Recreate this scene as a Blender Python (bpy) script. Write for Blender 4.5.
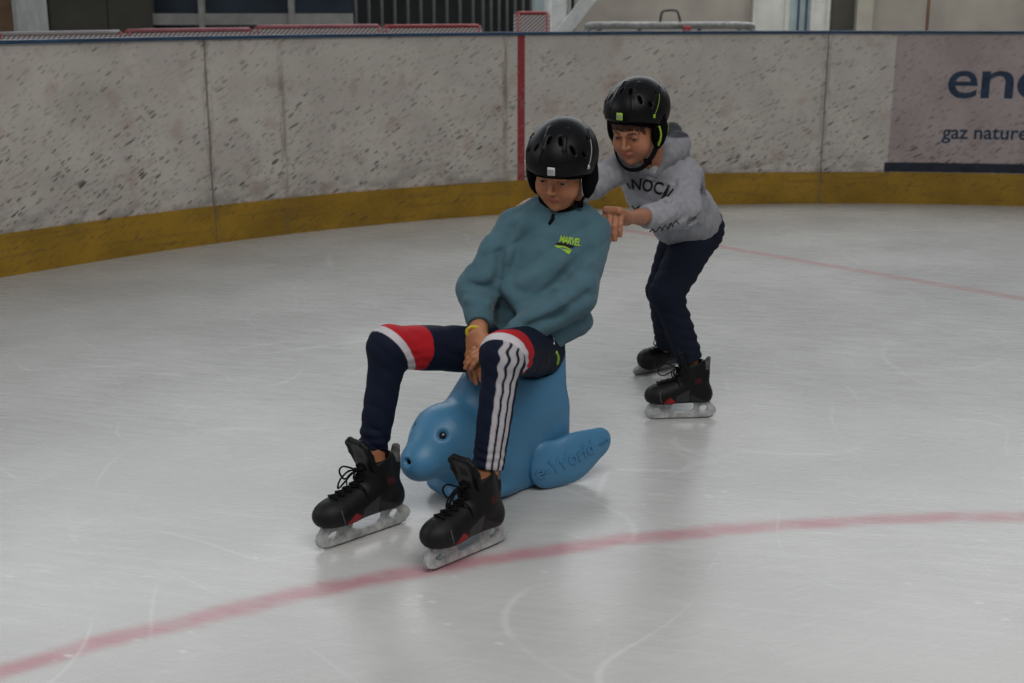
import bpy, bmesh, math, random
import numpy as np
from mathutils import Vector, Matrix

for o in list(bpy.data.objects): bpy.data.objects.remove(o)
C = bpy.context.scene.collection
random.seed(7)

# ------------------------------------------------------------------ camera
FPX, CAM_H = 1280.0, 1.39
TH = math.atan(336.5 / FPX)
cam = bpy.data.cameras.new('camera'); camo = bpy.data.objects.new('camera', cam); C.objects.link(camo)
camo.location = (0, 0, CAM_H); camo.rotation_euler = (math.pi / 2 - TH, 0, 0)
cam.sensor_width = 36; cam.lens = FPX / 1024 * 36
cam.dof.use_dof = True; cam.dof.focus_distance = 3.75; cam.dof.aperture_fstop = 4.5
bpy.context.scene.camera = camo

# ------------------------------------------------------------------ world and lights
sc = bpy.context.scene
sc.view_settings.view_transform = 'Standard'; sc.view_settings.look = 'None'
sc.view_settings.gamma = 1; sc.view_settings.use_curve_mapping = False
sc.view_settings.exposure = 0.5
w = bpy.data.worlds.new('overcast'); sc.world = w; w.use_nodes = True
nt = w.node_tree; nt.nodes.clear()
out = nt.nodes.new('ShaderNodeOutputWorld'); bg = nt.nodes.new('ShaderNodeBackground')
tc = nt.nodes.new('ShaderNodeTexCoord'); sep = nt.nodes.new('ShaderNodeSeparateXYZ'); rp = nt.nodes.new('ShaderNodeValToRGB')
nt.links.new(tc.outputs['Generated'], sep.inputs[0]); nt.links.new(sep.outputs['Z'], rp.inputs[0])
rp.color_ramp.elements[0].position = 0.0; rp.color_ramp.elements[0].color = (.34, .30, .26, 1)
rp.color_ramp.elements[1].position = 0.55; rp.color_ramp.elements[1].color = (.68, .72, .76, 1)
nt.links.new(rp.outputs[0], bg.inputs[0]); bg.inputs[1].default_value = 0.215
nt.links.new(bg.outputs[0], out.inputs[0])

def area(name, loc, tgt, size, size_y, power, col):
    l = bpy.data.lights.new(name, 'AREA'); l.shape = 'RECTANGLE'; l.size = size; l.size_y = size_y
    l.energy = power; l.color = col
    o = bpy.data.objects.new(name, l); C.objects.link(o); o.location = loc
    o.rotation_euler = (Vector(tgt) - Vector(loc)).to_track_quat('-Z', 'Y').to_euler()
    o['kind'] = 'structure'
    return o
area('far_clerestory', (0.3, 12.4, 4.6), (0.5, 5.0, .5), 13, 2.6, 195, (.93, .97, 1.0))       # high windows of the hall beyond the boards
area('side_clerestory', (-8.5, 4.0, 4.2), (0, 3.8, .4), 6, 2.4, 75, (.95, .98, 1.0))          # high windows on the left
area('hall_fill', (3.5, 9.9, 4.5), (3.0, 12.5, .8), 6, .6, 75, (1.0, .97, .92))  # added fill, no real fitting: brightens the hall wall and doors behind the boards
area('roof_lamp', (0.7, 0.5, 4.3), (0.7, 1.9, 0), 4, 2.5, 98, (1.0, .96, .92))

# ------------------------------------------------------------------ image to place helper (camera intrinsics)
cT, sT = math.cos(TH), math.sin(TH)
def ray(px, py):
    a = (px - 512) / FPX; b = (341.5 - py) / FPX
    return np.array([a, cT + b * sT, -sT + b * cT])
def at(px, py, Y):
    r = ray(px, py); return np.array([0, 0, CAM_H]) + r * Y / r[1]
def V(*a): return np.array(a, float)
def nrm(v): v = np.asarray(v, float); return v / np.linalg.norm(v)

# ------------------------------------------------------------------ materials
def mat(name, col=(.5, .5, .5), rough=.6, spec=.4, attr=False, bump=None, metal=0, noise=None, sheen=0, subs=0, trans=0):
    m = bpy.data.materials.new(name); m.use_nodes = True; n = m.node_tree; b = n.nodes['Principled BSDF']
    b.inputs['Base Color'].default_value = (*col, 1); b.inputs['Roughness'].default_value = rough
    b.inputs['Specular IOR Level'].default_value = spec; b.inputs['Metallic'].default_value = metal
    if sheen: b.inputs['Sheen Weight'].default_value = sheen
    if trans: b.inputs['Transmission Weight'].default_value = trans
    if subs:
        b.inputs['Subsurface Weight'].default_value = subs; b.inputs['Subsurface Radius'].default_value = (.012, .005, .003)
        b.inputs['Subsurface Scale'].default_value = .5
    src = None
    if attr:
        a = n.nodes.new('ShaderNodeAttribute'); a.attribute_name = 'Col'; src = a.outputs['Color']
    co = n.nodes.new('ShaderNodeTexCoord')
    if noise:
        sc_, amt = noise
        t = n.nodes.new('ShaderNodeTexNoise'); t.inputs['Scale'].default_value = sc_; t.inputs['Detail'].default_value = 5
        n.links.new(co.outputs['Object'], t.inputs['Vector'])
        mr = n.nodes.new('ShaderNodeMapRange'); mr.inputs['From Min'].default_value = .3; mr.inputs['From Max'].default_value = .7
        mr.inputs['To Min'].default_value = 1 - amt; mr.inputs['To Max'].default_value = 1 + amt
        n.links.new(t.outputs['Fac'], mr.inputs['Value'])
        mx = n.nodes.new('ShaderNodeVectorMath'); mx.operation = 'SCALE'
        if src: n.links.new(src, mx.inputs[0])
        else: mx.inputs[0].default_value = col
        n.links.new(mr.outputs[0], mx.inputs['Scale']); src = mx.outputs[0]
    if src: n.links.new(src, b.inputs['Base Color'])
    if bump:
        sc_, st = bump
        t = n.nodes.new('ShaderNodeTexNoise'); t.inputs['Scale'].default_value = sc_; t.inputs['Detail'].default_value = 4
        n.links.new(co.outputs['Object'], t.inputs['Vector'])
        bp = n.nodes.new('ShaderNodeBump'); bp.inputs['Strength'].default_value = st; bp.inputs['Distance'].default_value = .004
        n.links.new(t.outputs['Fac'], bp.inputs['Height']); n.links.new(bp.outputs[0], b.inputs['Normal'])
    return m

# ------------------------------------------------------------------ object helpers
def link(name, me, m=None, parent=None, loc=None, label=None, smooth=True):
    o = bpy.data.objects.new(name, me); C.objects.link(o)
    if m is not None:
        for mm in (m if isinstance(m, (list, tuple)) else [m]): me.materials.append(mm)
    if parent is not None: o.parent = parent
    if loc is not None: o.location = loc
    if label: o['label'] = label
    if smooth and me and len(me.polygons): me.polygons.foreach_set('use_smooth', [True] * len(me.polygons))
    return o
def tag(o, label, cat, group=None):
    o['label'] = label; o['category'] = cat
    if group: o['group'] = group
    return o
def mesh_from(verts, faces, name='m', col=None):
    me = bpy.data.meshes.new(name)
    me.from_pydata([tuple(map(float, v)) for v in verts], [], [tuple(f) for f in faces]); me.update()
    return me

class MB:
    def __init__(s): s.v = []; s.f = []
    def add(s, v, f):
        n = len(s.v); s.v += [tuple(map(float, q)) for q in v]; s.f += [tuple(i + n for i in q) for q in f]
    def box(s, c, size, R=None, bev=0):
        bm = bmesh.new(); bmesh.ops.create_cube(bm, size=1)
        for v in bm.verts: v.co = Vector((v.co.x * size[0], v.co.y * size[1], v.co.z * size[2]))
        if bev: bmesh.ops.bevel(bm, geom=bm.edges[:], offset=bev, segments=2, affect='EDGES', profile=.5)
        bm.verts.index_update()
        P = np.array([v.co[:] for v in bm.verts])
        if R is not None: P = P @ np.asarray(R).T
        s.add(P + np.asarray(c, float), [[v.index for v in f.verts] for f in bm.faces]); bm.free()
    def tube(s, pts, r, n=8, closed=False, flat=None, ref=None):
        pts = [np.asarray(p, float) for p in pts]; N = len(pts)
        rr = r if hasattr(r, '__len__') else [r] * N
        T = []
        for i in range(N):
            a = pts[(i - 1) % N] if (closed or i > 0) else pts[i]; b = pts[(i + 1) % N] if (closed or i < N - 1) else pts[i]
            T.append(nrm(b - a))
        u = np.cross(T[0], ref if ref is not None else ([0, 0, 1] if abs(T[0][2]) < .9 else [1, 0, 0])); u = nrm(u)
        V_ = []
        for i in range(N):
            if ref is not None: u = nrm(np.cross(T[i], ref))
            else: u = nrm(u - T[i] * np.dot(u, T[i]))
            w_ = np.cross(T[i], u); fl = flat if flat else 1
            for k in range(n):
                a = 2 * math.pi * k / n
                V_.append(pts[i] + rr[i] * (math.cos(a) * u + fl * math.sin(a) * w_))
        F = []
        M = N if closed else N - 1
        for i in range(M):
            j = (i + 1) % N
            for k in range(n): F.append((i * n + k, i * n + (k + 1) % n, j * n + (k + 1) % n, j * n + k))
        if not closed: F.append(tuple(reversed(range(n)))); F.append(tuple((N - 1) * n + k for k in range(n)))
        s.add(V_, F)
    def mesh(s, name='m'): return mesh_from(s.v, s.f, name)
def spline(pts, n=8, closed=False):
    pts = [np.asarray(p, float) for p in pts]; N = len(pts); o = []
    for i in range(N if closed else N - 1):
        g = lambda k: pts[k % N] if closed else pts[min(max(k, 0), N - 1)]
        p0, p1, p2, p3 = g(i - 1), g(i), g(i + 1), g(i + 2)
        for j in range(n):
            t = j / n
            o.append(.5 * (2 * p1 + (p2 - p0) * t + (2 * p0 - 5 * p1 + 4 * p2 - p3) * t * t + (3 * p1 - p0 - 3 * p2 + p3) * t ** 3))
    if not closed: o.append(pts[-1])
    return o

# ------------------------------------------------------------------ blended-volume modeller (smooth unions meshed with surface nets)
class Field:
    def __init__(s): s.p = []; s.disp = None
    def _add(s, fn, lo, hi, op, k): s.p.append((fn, np.asarray(lo, float), np.asarray(hi, float), op, k)); return s
    def cone(s, a, b, ra, rb, k=.02, op='u', flat=None):
        a = np.asarray(a, float); b = np.asarray(b, float); ab = b - a; L2 = max(ab @ ab, 1e-9)
        if flat is not None: fn_, fs = nrm(flat[0]), flat[1]
        def fn(P):
            t = np.clip(((P - a) @ ab) / L2, 0, 1)
            q = P - a - t[:, None] * ab
            if flat is not None: q = q + (1 / fs - 1) * (q @ fn_)[:, None] * fn_
            return (np.sqrt((q * q).sum(1)) - (ra + t * (rb - ra))) * (fs if flat is not None and fs < 1 else 1)
        m = max(ra, rb)*(max(1,flat[1]) if flat is not None else 1)
        return s._add(fn, np.minimum(a, b) - m, np.maximum(a, b) + m, op, k)
    def ell(s, c, r, R=None, k=.02, op='u'):
        c = np.asarray(c, float); r = np.asarray(r if hasattr(r, '__len__') else (r, r, r), float)
        M = np.eye(3) if R is None else np.asarray(R, float)
        def fn(P):
            q = (P - c) @ M
            k0 = np.sqrt(((q / r) ** 2).sum(1)); k1 = np.sqrt(((q / r ** 2) ** 2).sum(1)) + 1e-9
            return k0 * (k0 - 1) / k1
        e = np.sqrt(((M * r) ** 2).sum(1))
        return s._add(fn, c - e, c + e, op, k)
    def box(s, c, half, R=None, rnd=.01, k=.01, op='u'):
        c = np.asarray(c, float); half = np.asarray(half, float); M = np.eye(3) if R is None else np.asarray(R, float)
        def fn(P):
            q = np.abs((P - c) @ M) - (half - rnd)
            return np.sqrt((np.maximum(q, 0) ** 2).sum(1)) + np.minimum(q.max(1), 0) - rnd
        e = np.abs(M) @ half
        return s._add(fn, c - e, c + e, op, k)
    def custom(s, fn, lo=None, hi=None, k=.003, op='i'):
        if lo is None: lo = [-9] * 3; hi = [9] * 3
        return s._add(fn, lo, hi, op, k)
    def cut(s, pt, n, k=.004):          # keep the side the normal points away from
        pt = np.asarray(pt, float); n = nrm(n)
        return s.custom(lambda P: (P - pt) @ n, k=k)
    def eval(s, P, act=None):
        d = np.full(len(P), .3)
        for fn, lo, hi, op, k in (act if act is not None else s.p):
            e = fn(P)
            if op == 'u': h = np.maximum(k - np.abs(d - e), 0) / k; d = np.minimum(d, e) - h * h * k / 4
            elif op == 's': e = -e; h = np.maximum(k - np.abs(d - e), 0) / k; d = np.maximum(d, e) + h * h * k / 4
            else: h = np.maximum(k - np.abs(d - e), 0) / k; d = np.maximum(d, e) + h * h * k / 4
        if s.disp is not None:
            m = np.abs(d) < .04
            if m.any(): d[m] += s.disp(P[m])
        return d
    def mesh(s, h, colfn=None, name='m', origin=(0, 0, 0), B=24):
        us = [p for p in s.p if p[3] == 'u']
        lo = np.min([p[1] for p in us], 0) - .02; hi = np.max([p[2] for p in us], 0) + .02
        g0 = np.floor(lo / h).astype(int); nb = np.ceil((hi - lo) / h / B).astype(int)
        r = np.arange(B + 1); I, J, K = np.meshgrid(r, r, r, indexing='ij'); IJK = np.stack([I, J, K], -1).reshape(-1, 3)
        NN = nb * B + 8; sy, sx = int(NN[2]), int(NN[1] * NN[2])
        gid = lambda a: (a[:, 0] + 2) * sx + (a[:, 1] + 2) * sy + a[:, 2] + 2
        vid, vpos, quads = [], [], []
        cor = [(0,0,0),(1,0,0),(0,1,0),(1,1,0),(0,0,1),(1,0,1),(0,1,1),(1,1,1)]
        edges = [(0,1),(2,3),(4,5),(6,7),(0,2),(1,3),(4,6),(5,7),(0,4),(1,5),(2,6),(3,7)]
        for bi in range(nb[0]):
            for bj in range(nb[1]):
                for bk in range(nb[2]):
                    b0 = np.array([bi, bj, bk]) * B
                    w0 = (g0 + b0) * h; w1 = w0 + B * h
                    act = [p for p in s.p if np.all(p[1] - p[4] - .012 < w1) and np.all(p[2] + p[4] + .012 > w0)]
                    if not any(p[3] == 'u' for p in act): continue
                    D = s.eval((IJK + g0 + b0) * h, act).reshape(B + 1, B + 1, B + 1)
                    S = D < 0
                    if S.all() or not S.any(): continue
                    cs = [S[a:a + B, b:b + B, c:c + B] for a, b, c in cor]
                    n_in = sum(c_.astype(np.int8) for c_ in cs)
                    ac = np.argwhere((n_in > 0) & (n_in < 8))
                    if len(ac) == 0: continue
                    dv = [D[ac[:, 0] + a, ac[:, 1] + b, ac[:, 2] + c] for a, b, c in cor]
                    acc = np.zeros((len(ac), 3)); cnt = np.zeros(len(ac))
                    for e0, e1 in edges:
                        da, db = dv[e0], dv[e1]; m = (da < 0) != (db < 0)
                        t = np.where(m, da / np.where(m, da - db, 1), 0)
                        p0 = np.array(cor[e0], float); p1 = np.array(cor[e1], float)
                        acc += np.where(m[:, None], p0 + t[:, None] * (p1 - p0), 0); cnt += m
                    vid.append(gid(ac + b0)); vpos.append((ac + acc / cnt[:, None] + b0 + g0) * h)
                    for ax in range(3):
                        sl1 = [slice(0, B)] * 3; sl2 = [slice(0, B)] * 3; sl2[ax] = slice(1, B + 1)
                        A_, B_ = S[tuple(sl1)], S[tuple(sl2)]
                        e = np.argwhere(A_ != B_)
                        if len(e) == 0: continue
                        inn = A_[e[:, 0], e[:, 1], e[:, 2]]
                        e = e + b0; u_, v_ = (ax + 1) % 3, (ax + 2) % 3
                        du = np.zeros(3, int); du[u_] = 1; dv_ = np.zeros(3, int); dv_[v_] = 1
                        q = np.stack([gid(e - du - dv_), gid(e - dv_), gid(e), gid(e - du)], 1)
                        q[~inn] = q[~inn][:, ::-1]; quads.append(q)
        vid = np.concatenate(vid); vpos = np.concatenate(vpos); quads = np.concatenate(quads)
        o = np.argsort(vid); vid = vid[o]; vpos = vpos[o]
        ix = np.clip(np.searchsorted(vid, quads), 0, len(vid) - 1); ok = (vid[ix] == quads).all(1); ix = ix[ok]
        me = bpy.data.meshes.new(name)
        me.vertices.add(len(vpos)); me.vertices.foreach_set('co', (vpos - np.asarray(origin)).astype(np.float32).ravel())
        me.loops.add(ix.size); me.loops.foreach_set('vertex_index', ix.astype(np.int32).ravel())
        me.polygons.add(len(ix)); me.polygons.foreach_set('loop_start', (np.arange(len(ix)) * 4).astype(np.int32))
        try: me.polygons.foreach_set('loop_total', np.full(len(ix), 4, np.int32))
        except Exception: pass
        me.update(calc_edges=True); me.validate()
        if colfn is not None:
            c = colfn(vpos); a = me.color_attributes.new('Col', 'FLOAT_COLOR', 'POINT')
            a.data.foreach_set('color', np.concatenate([c, np.ones((len(c), 1))], 1).astype(np.float32).ravel())
        return me
    def trace(s, P, dirv, maxd=.3):      # march points along dirv until they reach the surface
        P = np.array(P, float); dirv = nrm(dirv); t = np.zeros(len(P))
        for _ in range(60):
            d = s.eval(P + t[:, None] * dirv); t += np.clip(d, -.01, .02) * .7
        return P + t[:, None] * dirv, t

def nz(P, f, ph=0.):
    x, y, z = P[:, 0] * f, P[:, 1] * f, P[:, 2] * f
    return (np.sin(x + 1.7 * y + ph) + np.sin(1.3 * y - 1.1 * z + 2.1 + ph * 1.7) + np.sin(1.6 * z + .7 * x + 4.2 + ph * .6)
            + .6 * np.sin(2.3 * x - 1.9 * y + 2.7 * z + ph)) / 3.6
def fold(P, d, sp, amp, ph=0., warp=3.0, wf=9.):
    d = nrm(d); v = (P @ d) * 2 * math.pi / sp + warp * nz(P, wf, ph)
    s_ = np.sin(v); m = .5 + .5 * nz(P, wf * 1.3, ph + 3)
    return amp * m * (1 - 2 * np.abs(s_) ** .8)
def ramp(x, a, b): return np.clip((x - a) / (b - a), 0, 1)
def mixc(c, col, m): return c * (1 - m[:, None]) + np.array(col)[None] * m[:, None]

def text_mesh(txt, size, extrude=.001, offset=0, shear=0, spacing=1.0):
    cu = bpy.data.curves.new('t', 'FONT'); cu.body = txt; cu.size = size; cu.extrude = extrude; cu.offset = offset; cu.shear = shear
    cu.space_character = spacing; cu.align_x = 'LEFT'; cu.resolution_u = 4
    o = bpy.data.objects.new('t', cu); C.objects.link(o)
    bpy.context.view_layer.update(); dg = bpy.context.evaluated_depsgraph_get()
    me = bpy.data.meshes.new_from_object(o.evaluated_get(dg)); bpy.data.objects.remove(o)
    bm = bmesh.new(); bm.from_mesh(me); bmesh.ops.triangulate(bm, faces=bm.faces[:]); bm.to_mesh(me); bm.free()
    return me
def shape_mesh(outline, holes=(), extrude=.001, bevel=0):
    cu = bpy.data.curves.new('s', 'CURVE'); cu.dimensions = '2D'; cu.fill_mode = 'BOTH'; cu.extrude = extrude; cu.bevel_depth = bevel; cu.bevel_resolution = 2
    for pts in [outline] + list(holes):
        sp = cu.splines.new('POLY'); sp.points.add(len(pts) - 1); sp.use_cyclic_u = True
        for p, q in zip(sp.points, pts): p.co = (q[0], q[1], 0, 1)
    o = bpy.data.objects.new('s', cu); C.objects.link(o); bpy.context.view_layer.update()
    me = bpy.data.meshes.new_from_object(o.evaluated_get(bpy.context.evaluated_depsgraph_get())); bpy.data.objects.remove(o)
    return me
def mapv(me, fn):
    P = np.array([v.co[:] for v in me.vertices]); Q = fn(P)
    for v, q in zip(me.vertices, Q): v.co = q
    me.update(); return me
def drape(me, field, org, right, up, origin, lift=.001, back=.12):
    right, up = nrm(right), nrm(up); n = np.cross(right, up)
    def fn(P):
        S = np.asarray(org) + P[:, :1] * right + P[:, 1:2] * up + back * n
        Q, t = field.trace(S, -n)
        return Q + (P[:, 2:3] + lift) * n - np.asarray(origin)
    return mapv(me, fn)

# ================================================================== SETTING
BC = np.array([2.375, 3.03]); BR = 6.20          # corner curve of the boards
PHL, PHR = math.radians(140), math.radians(42)
def bpath(s):                                    # s along the boards, metres, 0 at the curve's crown, positive to the right
    s = np.asarray(s, float); ph = math.pi / 2 - s / BR
    phc = np.clip(ph, PHR, PHL); P = BC + BR * np.stack([np.cos(phc), np.sin(phc)], -1)
    T = np.stack([np.sin(phc), -np.cos(phc)], -1)
    P = P + ((phc - ph) * BR)[..., None] * T
    N = -np.stack([np.cos(phc), np.sin(phc)], -1)
    return P, T, N                               # N points to the ice
def pix(P):
    P = np.asarray(P, float) - [0, 0, CAM_H]; d = P[..., 1] * cT - P[..., 2] * sT; u = P[..., 1] * sT + P[..., 2] * cT
    return 512 + FPX * P[..., 0] / d, 341.5 - FPX * u / d
_ss = np.linspace(-6, 3.2, 3000); _p = bpath(_ss)[0]
def s_at(px, z=.7):
    X, _ = pix(np.concatenate([_p, np.full((len(_p), 1), z)], 1)); return float(_ss[np.argmin(np.abs(X - px))])
def ribbon(name, z0, z1, off0, off1, s0=-11.5, s1=9.0, ds=.12, closed=True):
    """a solid strip that follows the boards between two heights; off = how far its front stands out towards the ice"""
    ss = np.arange(s0, s1 + 1e-6, ds); P, T, N = bpath(ss); mb = MB(); v = []
    prof = [(off0, z0), (off0, z1), (off1, z1), (off1, z0)]
    for i in range(len(ss)):
        for o, z in prof: v.append((*(P[i] + N[i] * o), z))
    f = []
    for i in range(len(ss) - 1):
        for k in range(4):
            a, b = i * 4 + k, i * 4 + (k + 1) % 4; f.append((a, a + 4, b + 4, b))
    f += [(0, 1, 2, 3), tuple(len(v) - 4 + k for k in (3, 2, 1, 0))]
    me = mesh_from(v, f, name); uv = me.uv_layers.new(name='UVMap')
    for l in me.loops:
        i = l.vertex_index; uv.data[l.index].uv = (ss[i // 4], v[i][2])
    return me

def N_(nt_, t, **kw):
    n = nt_.nodes.new(t)
    for k, v in kw.items():
        if k in ('op', 'operation'): n.operation = v
        else: n.inputs[k.replace('_', ' ')].default_value = v
    return n
class NG:      # tiny node-graph writer
    def __init__(s, m): s.t = m.node_tree; s.L = s.t.links
    def math(s, op, a, b=0., c=None):
        n = s.t.nodes.new('ShaderNodeMath'); n.operation = op
        for i, x in enumerate((a, b) if c is None else (a, b, c)):
            if hasattr(x, 'is_linked') or hasattr(x, 'links'): s.L.new(x, n.inputs[i])
            else: n.inputs[i].default_value = x
        return n.outputs[0]
    def range(s, v, a, b, c=0., d=1., smooth=True):
        n = s.t.nodes.new('ShaderNodeMapRange'); n.interpolation_type = 'SMOOTHSTEP' if smooth else 'LINEAR'
        s.L.new(v, n.inputs['Value'])
        for k, x in zip(('From Min', 'From Max', 'To Min', 'To Max'), (a, b, c, d)): n.inputs[k].default_value = x
        return n.outputs[0]
    def mix(s, f, a, b):
        n = s.t.nodes.new('ShaderNodeMix'); n.data_type = 'RGBA'
        for i, x in ((0, f), (6, a), (7, b)):
            if hasattr(x, 'links'): s.L.new(x, n.inputs[i])
            else: n.inputs[i].default_value = (*x, 1) if i else x
        return n.outputs[2]
    def map(s, v, rot=0, scale=(1, 1, 1), loc=(0, 0, 0)):
        n = s.t.nodes.new('ShaderNodeMapping'); n.inputs['Rotation'].default_value = (0, 0, rot); n.inputs['Location'].default_value = loc
        m2 = s.t.nodes.new('ShaderNodeMapping'); m2.inputs['Scale'].default_value = scale
        s.L.new(v, n.inputs['Vector']); s.L.new(n.outputs[0], m2.inputs['Vector']); return m2.outputs[0]
    def noise(s, v, scale, detail=4, dist=0):
        n = s.t.nodes.new('ShaderNodeTexNoise'); n.inputs['Scale'].default_value = scale; n.inputs['Detail'].default_value = detail
        n.inputs['Distortion'].default_value = dist; s.L.new(v, n.inputs['Vector']); return n.outputs['Fac']
    def vor(s, v, scale, out='Distance', rnd=1):
        n = s.t.nodes.new('ShaderNodeTexVoronoi'); n.inputs['Scale'].default_value = scale; n.inputs['Randomness'].default_value = rnd
        s.L.new(v, n.inputs['Vector']); return n.outputs[out]
    def sep(s, v):
        n = s.t.nodes.new('ShaderNodeSeparateXYZ'); s.L.new(v, n.inputs[0]); return n.outputs

# ---- ice
def ice_material():
    m = bpy.data.materials.new('ice'); m.use_nodes = True; g = NG(m); b = m.node_tree.nodes['Principled BSDF']
    P = m.node_tree.nodes.new('ShaderNodeNewGeometry').outputs['Position']; x, y, z = g.sep(P)
    wob = g.math('MULTIPLY', g.math('SUBTRACT', g.noise(P, 5, 3), .5), .05)
    def circ(cx, cy, r):
        dx = g.math('SUBTRACT', x, cx); dy = g.math('SUBTRACT', y, cy)
        rr = g.math('SQRT', g.math('ADD', g.math('MULTIPLY', dx, dx), g.math('MULTIPLY', dy, dy)))
        return g.math('ABSOLUTE', g.math('ADD', g.math('SUBTRACT', rr, r), wob))
    c = circ(1.485, -.957, 4.311)
    soft = g.math('MULTIPLY', g.range(c, .008, .062, 1, 0), g.range(g.noise(P, 9, 5), .25, .6, .6, 1))
    # the straight thin line that runs into the boards
    dx, dy = .668, -.744
    ln = g.math('ABSOLUTE', g.math('ADD', g.math('SUBTRACT', g.math('MULTIPLY', x, -dy), g.math('MULTIPLY', y, -dx)), -(.06 * -dy + 8.82 * dx)))
    soft2 = g.math('MULTIPLY', g.range(ln, .018, .065, 1, 0), .5)
    base = g.mix(g.range(g.noise(P, 1.3, 4), .35, .65), (.475, .480, .470), (.55, .555, .545))
    # snow dust and fine skate scratches
    st = g.noise(g.map(P, .25, (1.2, 9, 1)), 4, 6); st2 = g.noise(g.map(P, -.5, (1, 10, 1), (3, 1, 0)), 6, 5)
    snow = g.math('MULTIPLY', g.range(st, .45, .8), .14); snow2 = g.math('MULTIPLY', g.range(st2, .5, .8), .12)
    base = g.mix(snow, base, (.80, .82, .83)); base = g.mix(snow2, base, (.78, .8, .8))
    line = None
    for rot, sc, sd in ((.5, .55, 1.3), (-.7, .45, 7.1), (1.4, .5, 3.7), (.1, .8, 5.)):
        q = g.map(P, rot, (1, 1, 1), (sd, sd * .7, 0)); n = g.noise(q, sc, 1, .6)
        l = g.math('ABSOLUTE', g.math('SUBTRACT', n, .5)); l = g.range(l, .0003, .0022, 1, 0)
        l = g.math('MULTIPLY', l, g.range(g.noise(q, 2.3, 2), .45, .6))
        line = l if line is None else g.math('MAXIMUM', line, l)
    base = g.mix(g.math('MULTIPLY', soft, .74), base, (.46, .17, .21)); base = g.mix(soft2, base, (.5, .25, .26))
    base = g.mix(g.math('MULTIPLY', line, .22), base, (.86, .88, .9))
    sp = g.vor(g.map(P, .3, (1, 2.2, 1)), 7); spk = g.math('MULTIPLY', g.range(sp, .05, .12, 1, 0), g.range(g.noise(P, 2.5, 2), .52, .6))
    base = g.mix(g.math('MULTIPLY', spk, .35), base, (.9, .92, .93))
    g.L.new(base, b.inputs['Base Color'])
    g.L.new(g.range(st, .3, .7, .25, .32), b.inputs['Roughness']); b.inputs['Specular IOR Level'].default_value = .5
    b.inputs['IOR'].default_value = 1.31
    bp = m.node_tree.nodes.new('ShaderNodeBump'); bp.inputs['Strength'].default_value = .05; bp.inputs['Distance'].default_value = .004
    g.L.new(g.math('ADD', st, g.math('MULTIPLY', st2, .7)), bp.inputs['Height']); g.L.new(bp.outputs[0], b.inputs['Normal'])
    return m
mb = MB(); mb.box((0.5, 3.2, -.05), (16, 14, .1))
ice = link('floor', mb.mesh('floor'), ice_material(), smooth=False); ice['kind'] = 'structure'

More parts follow.
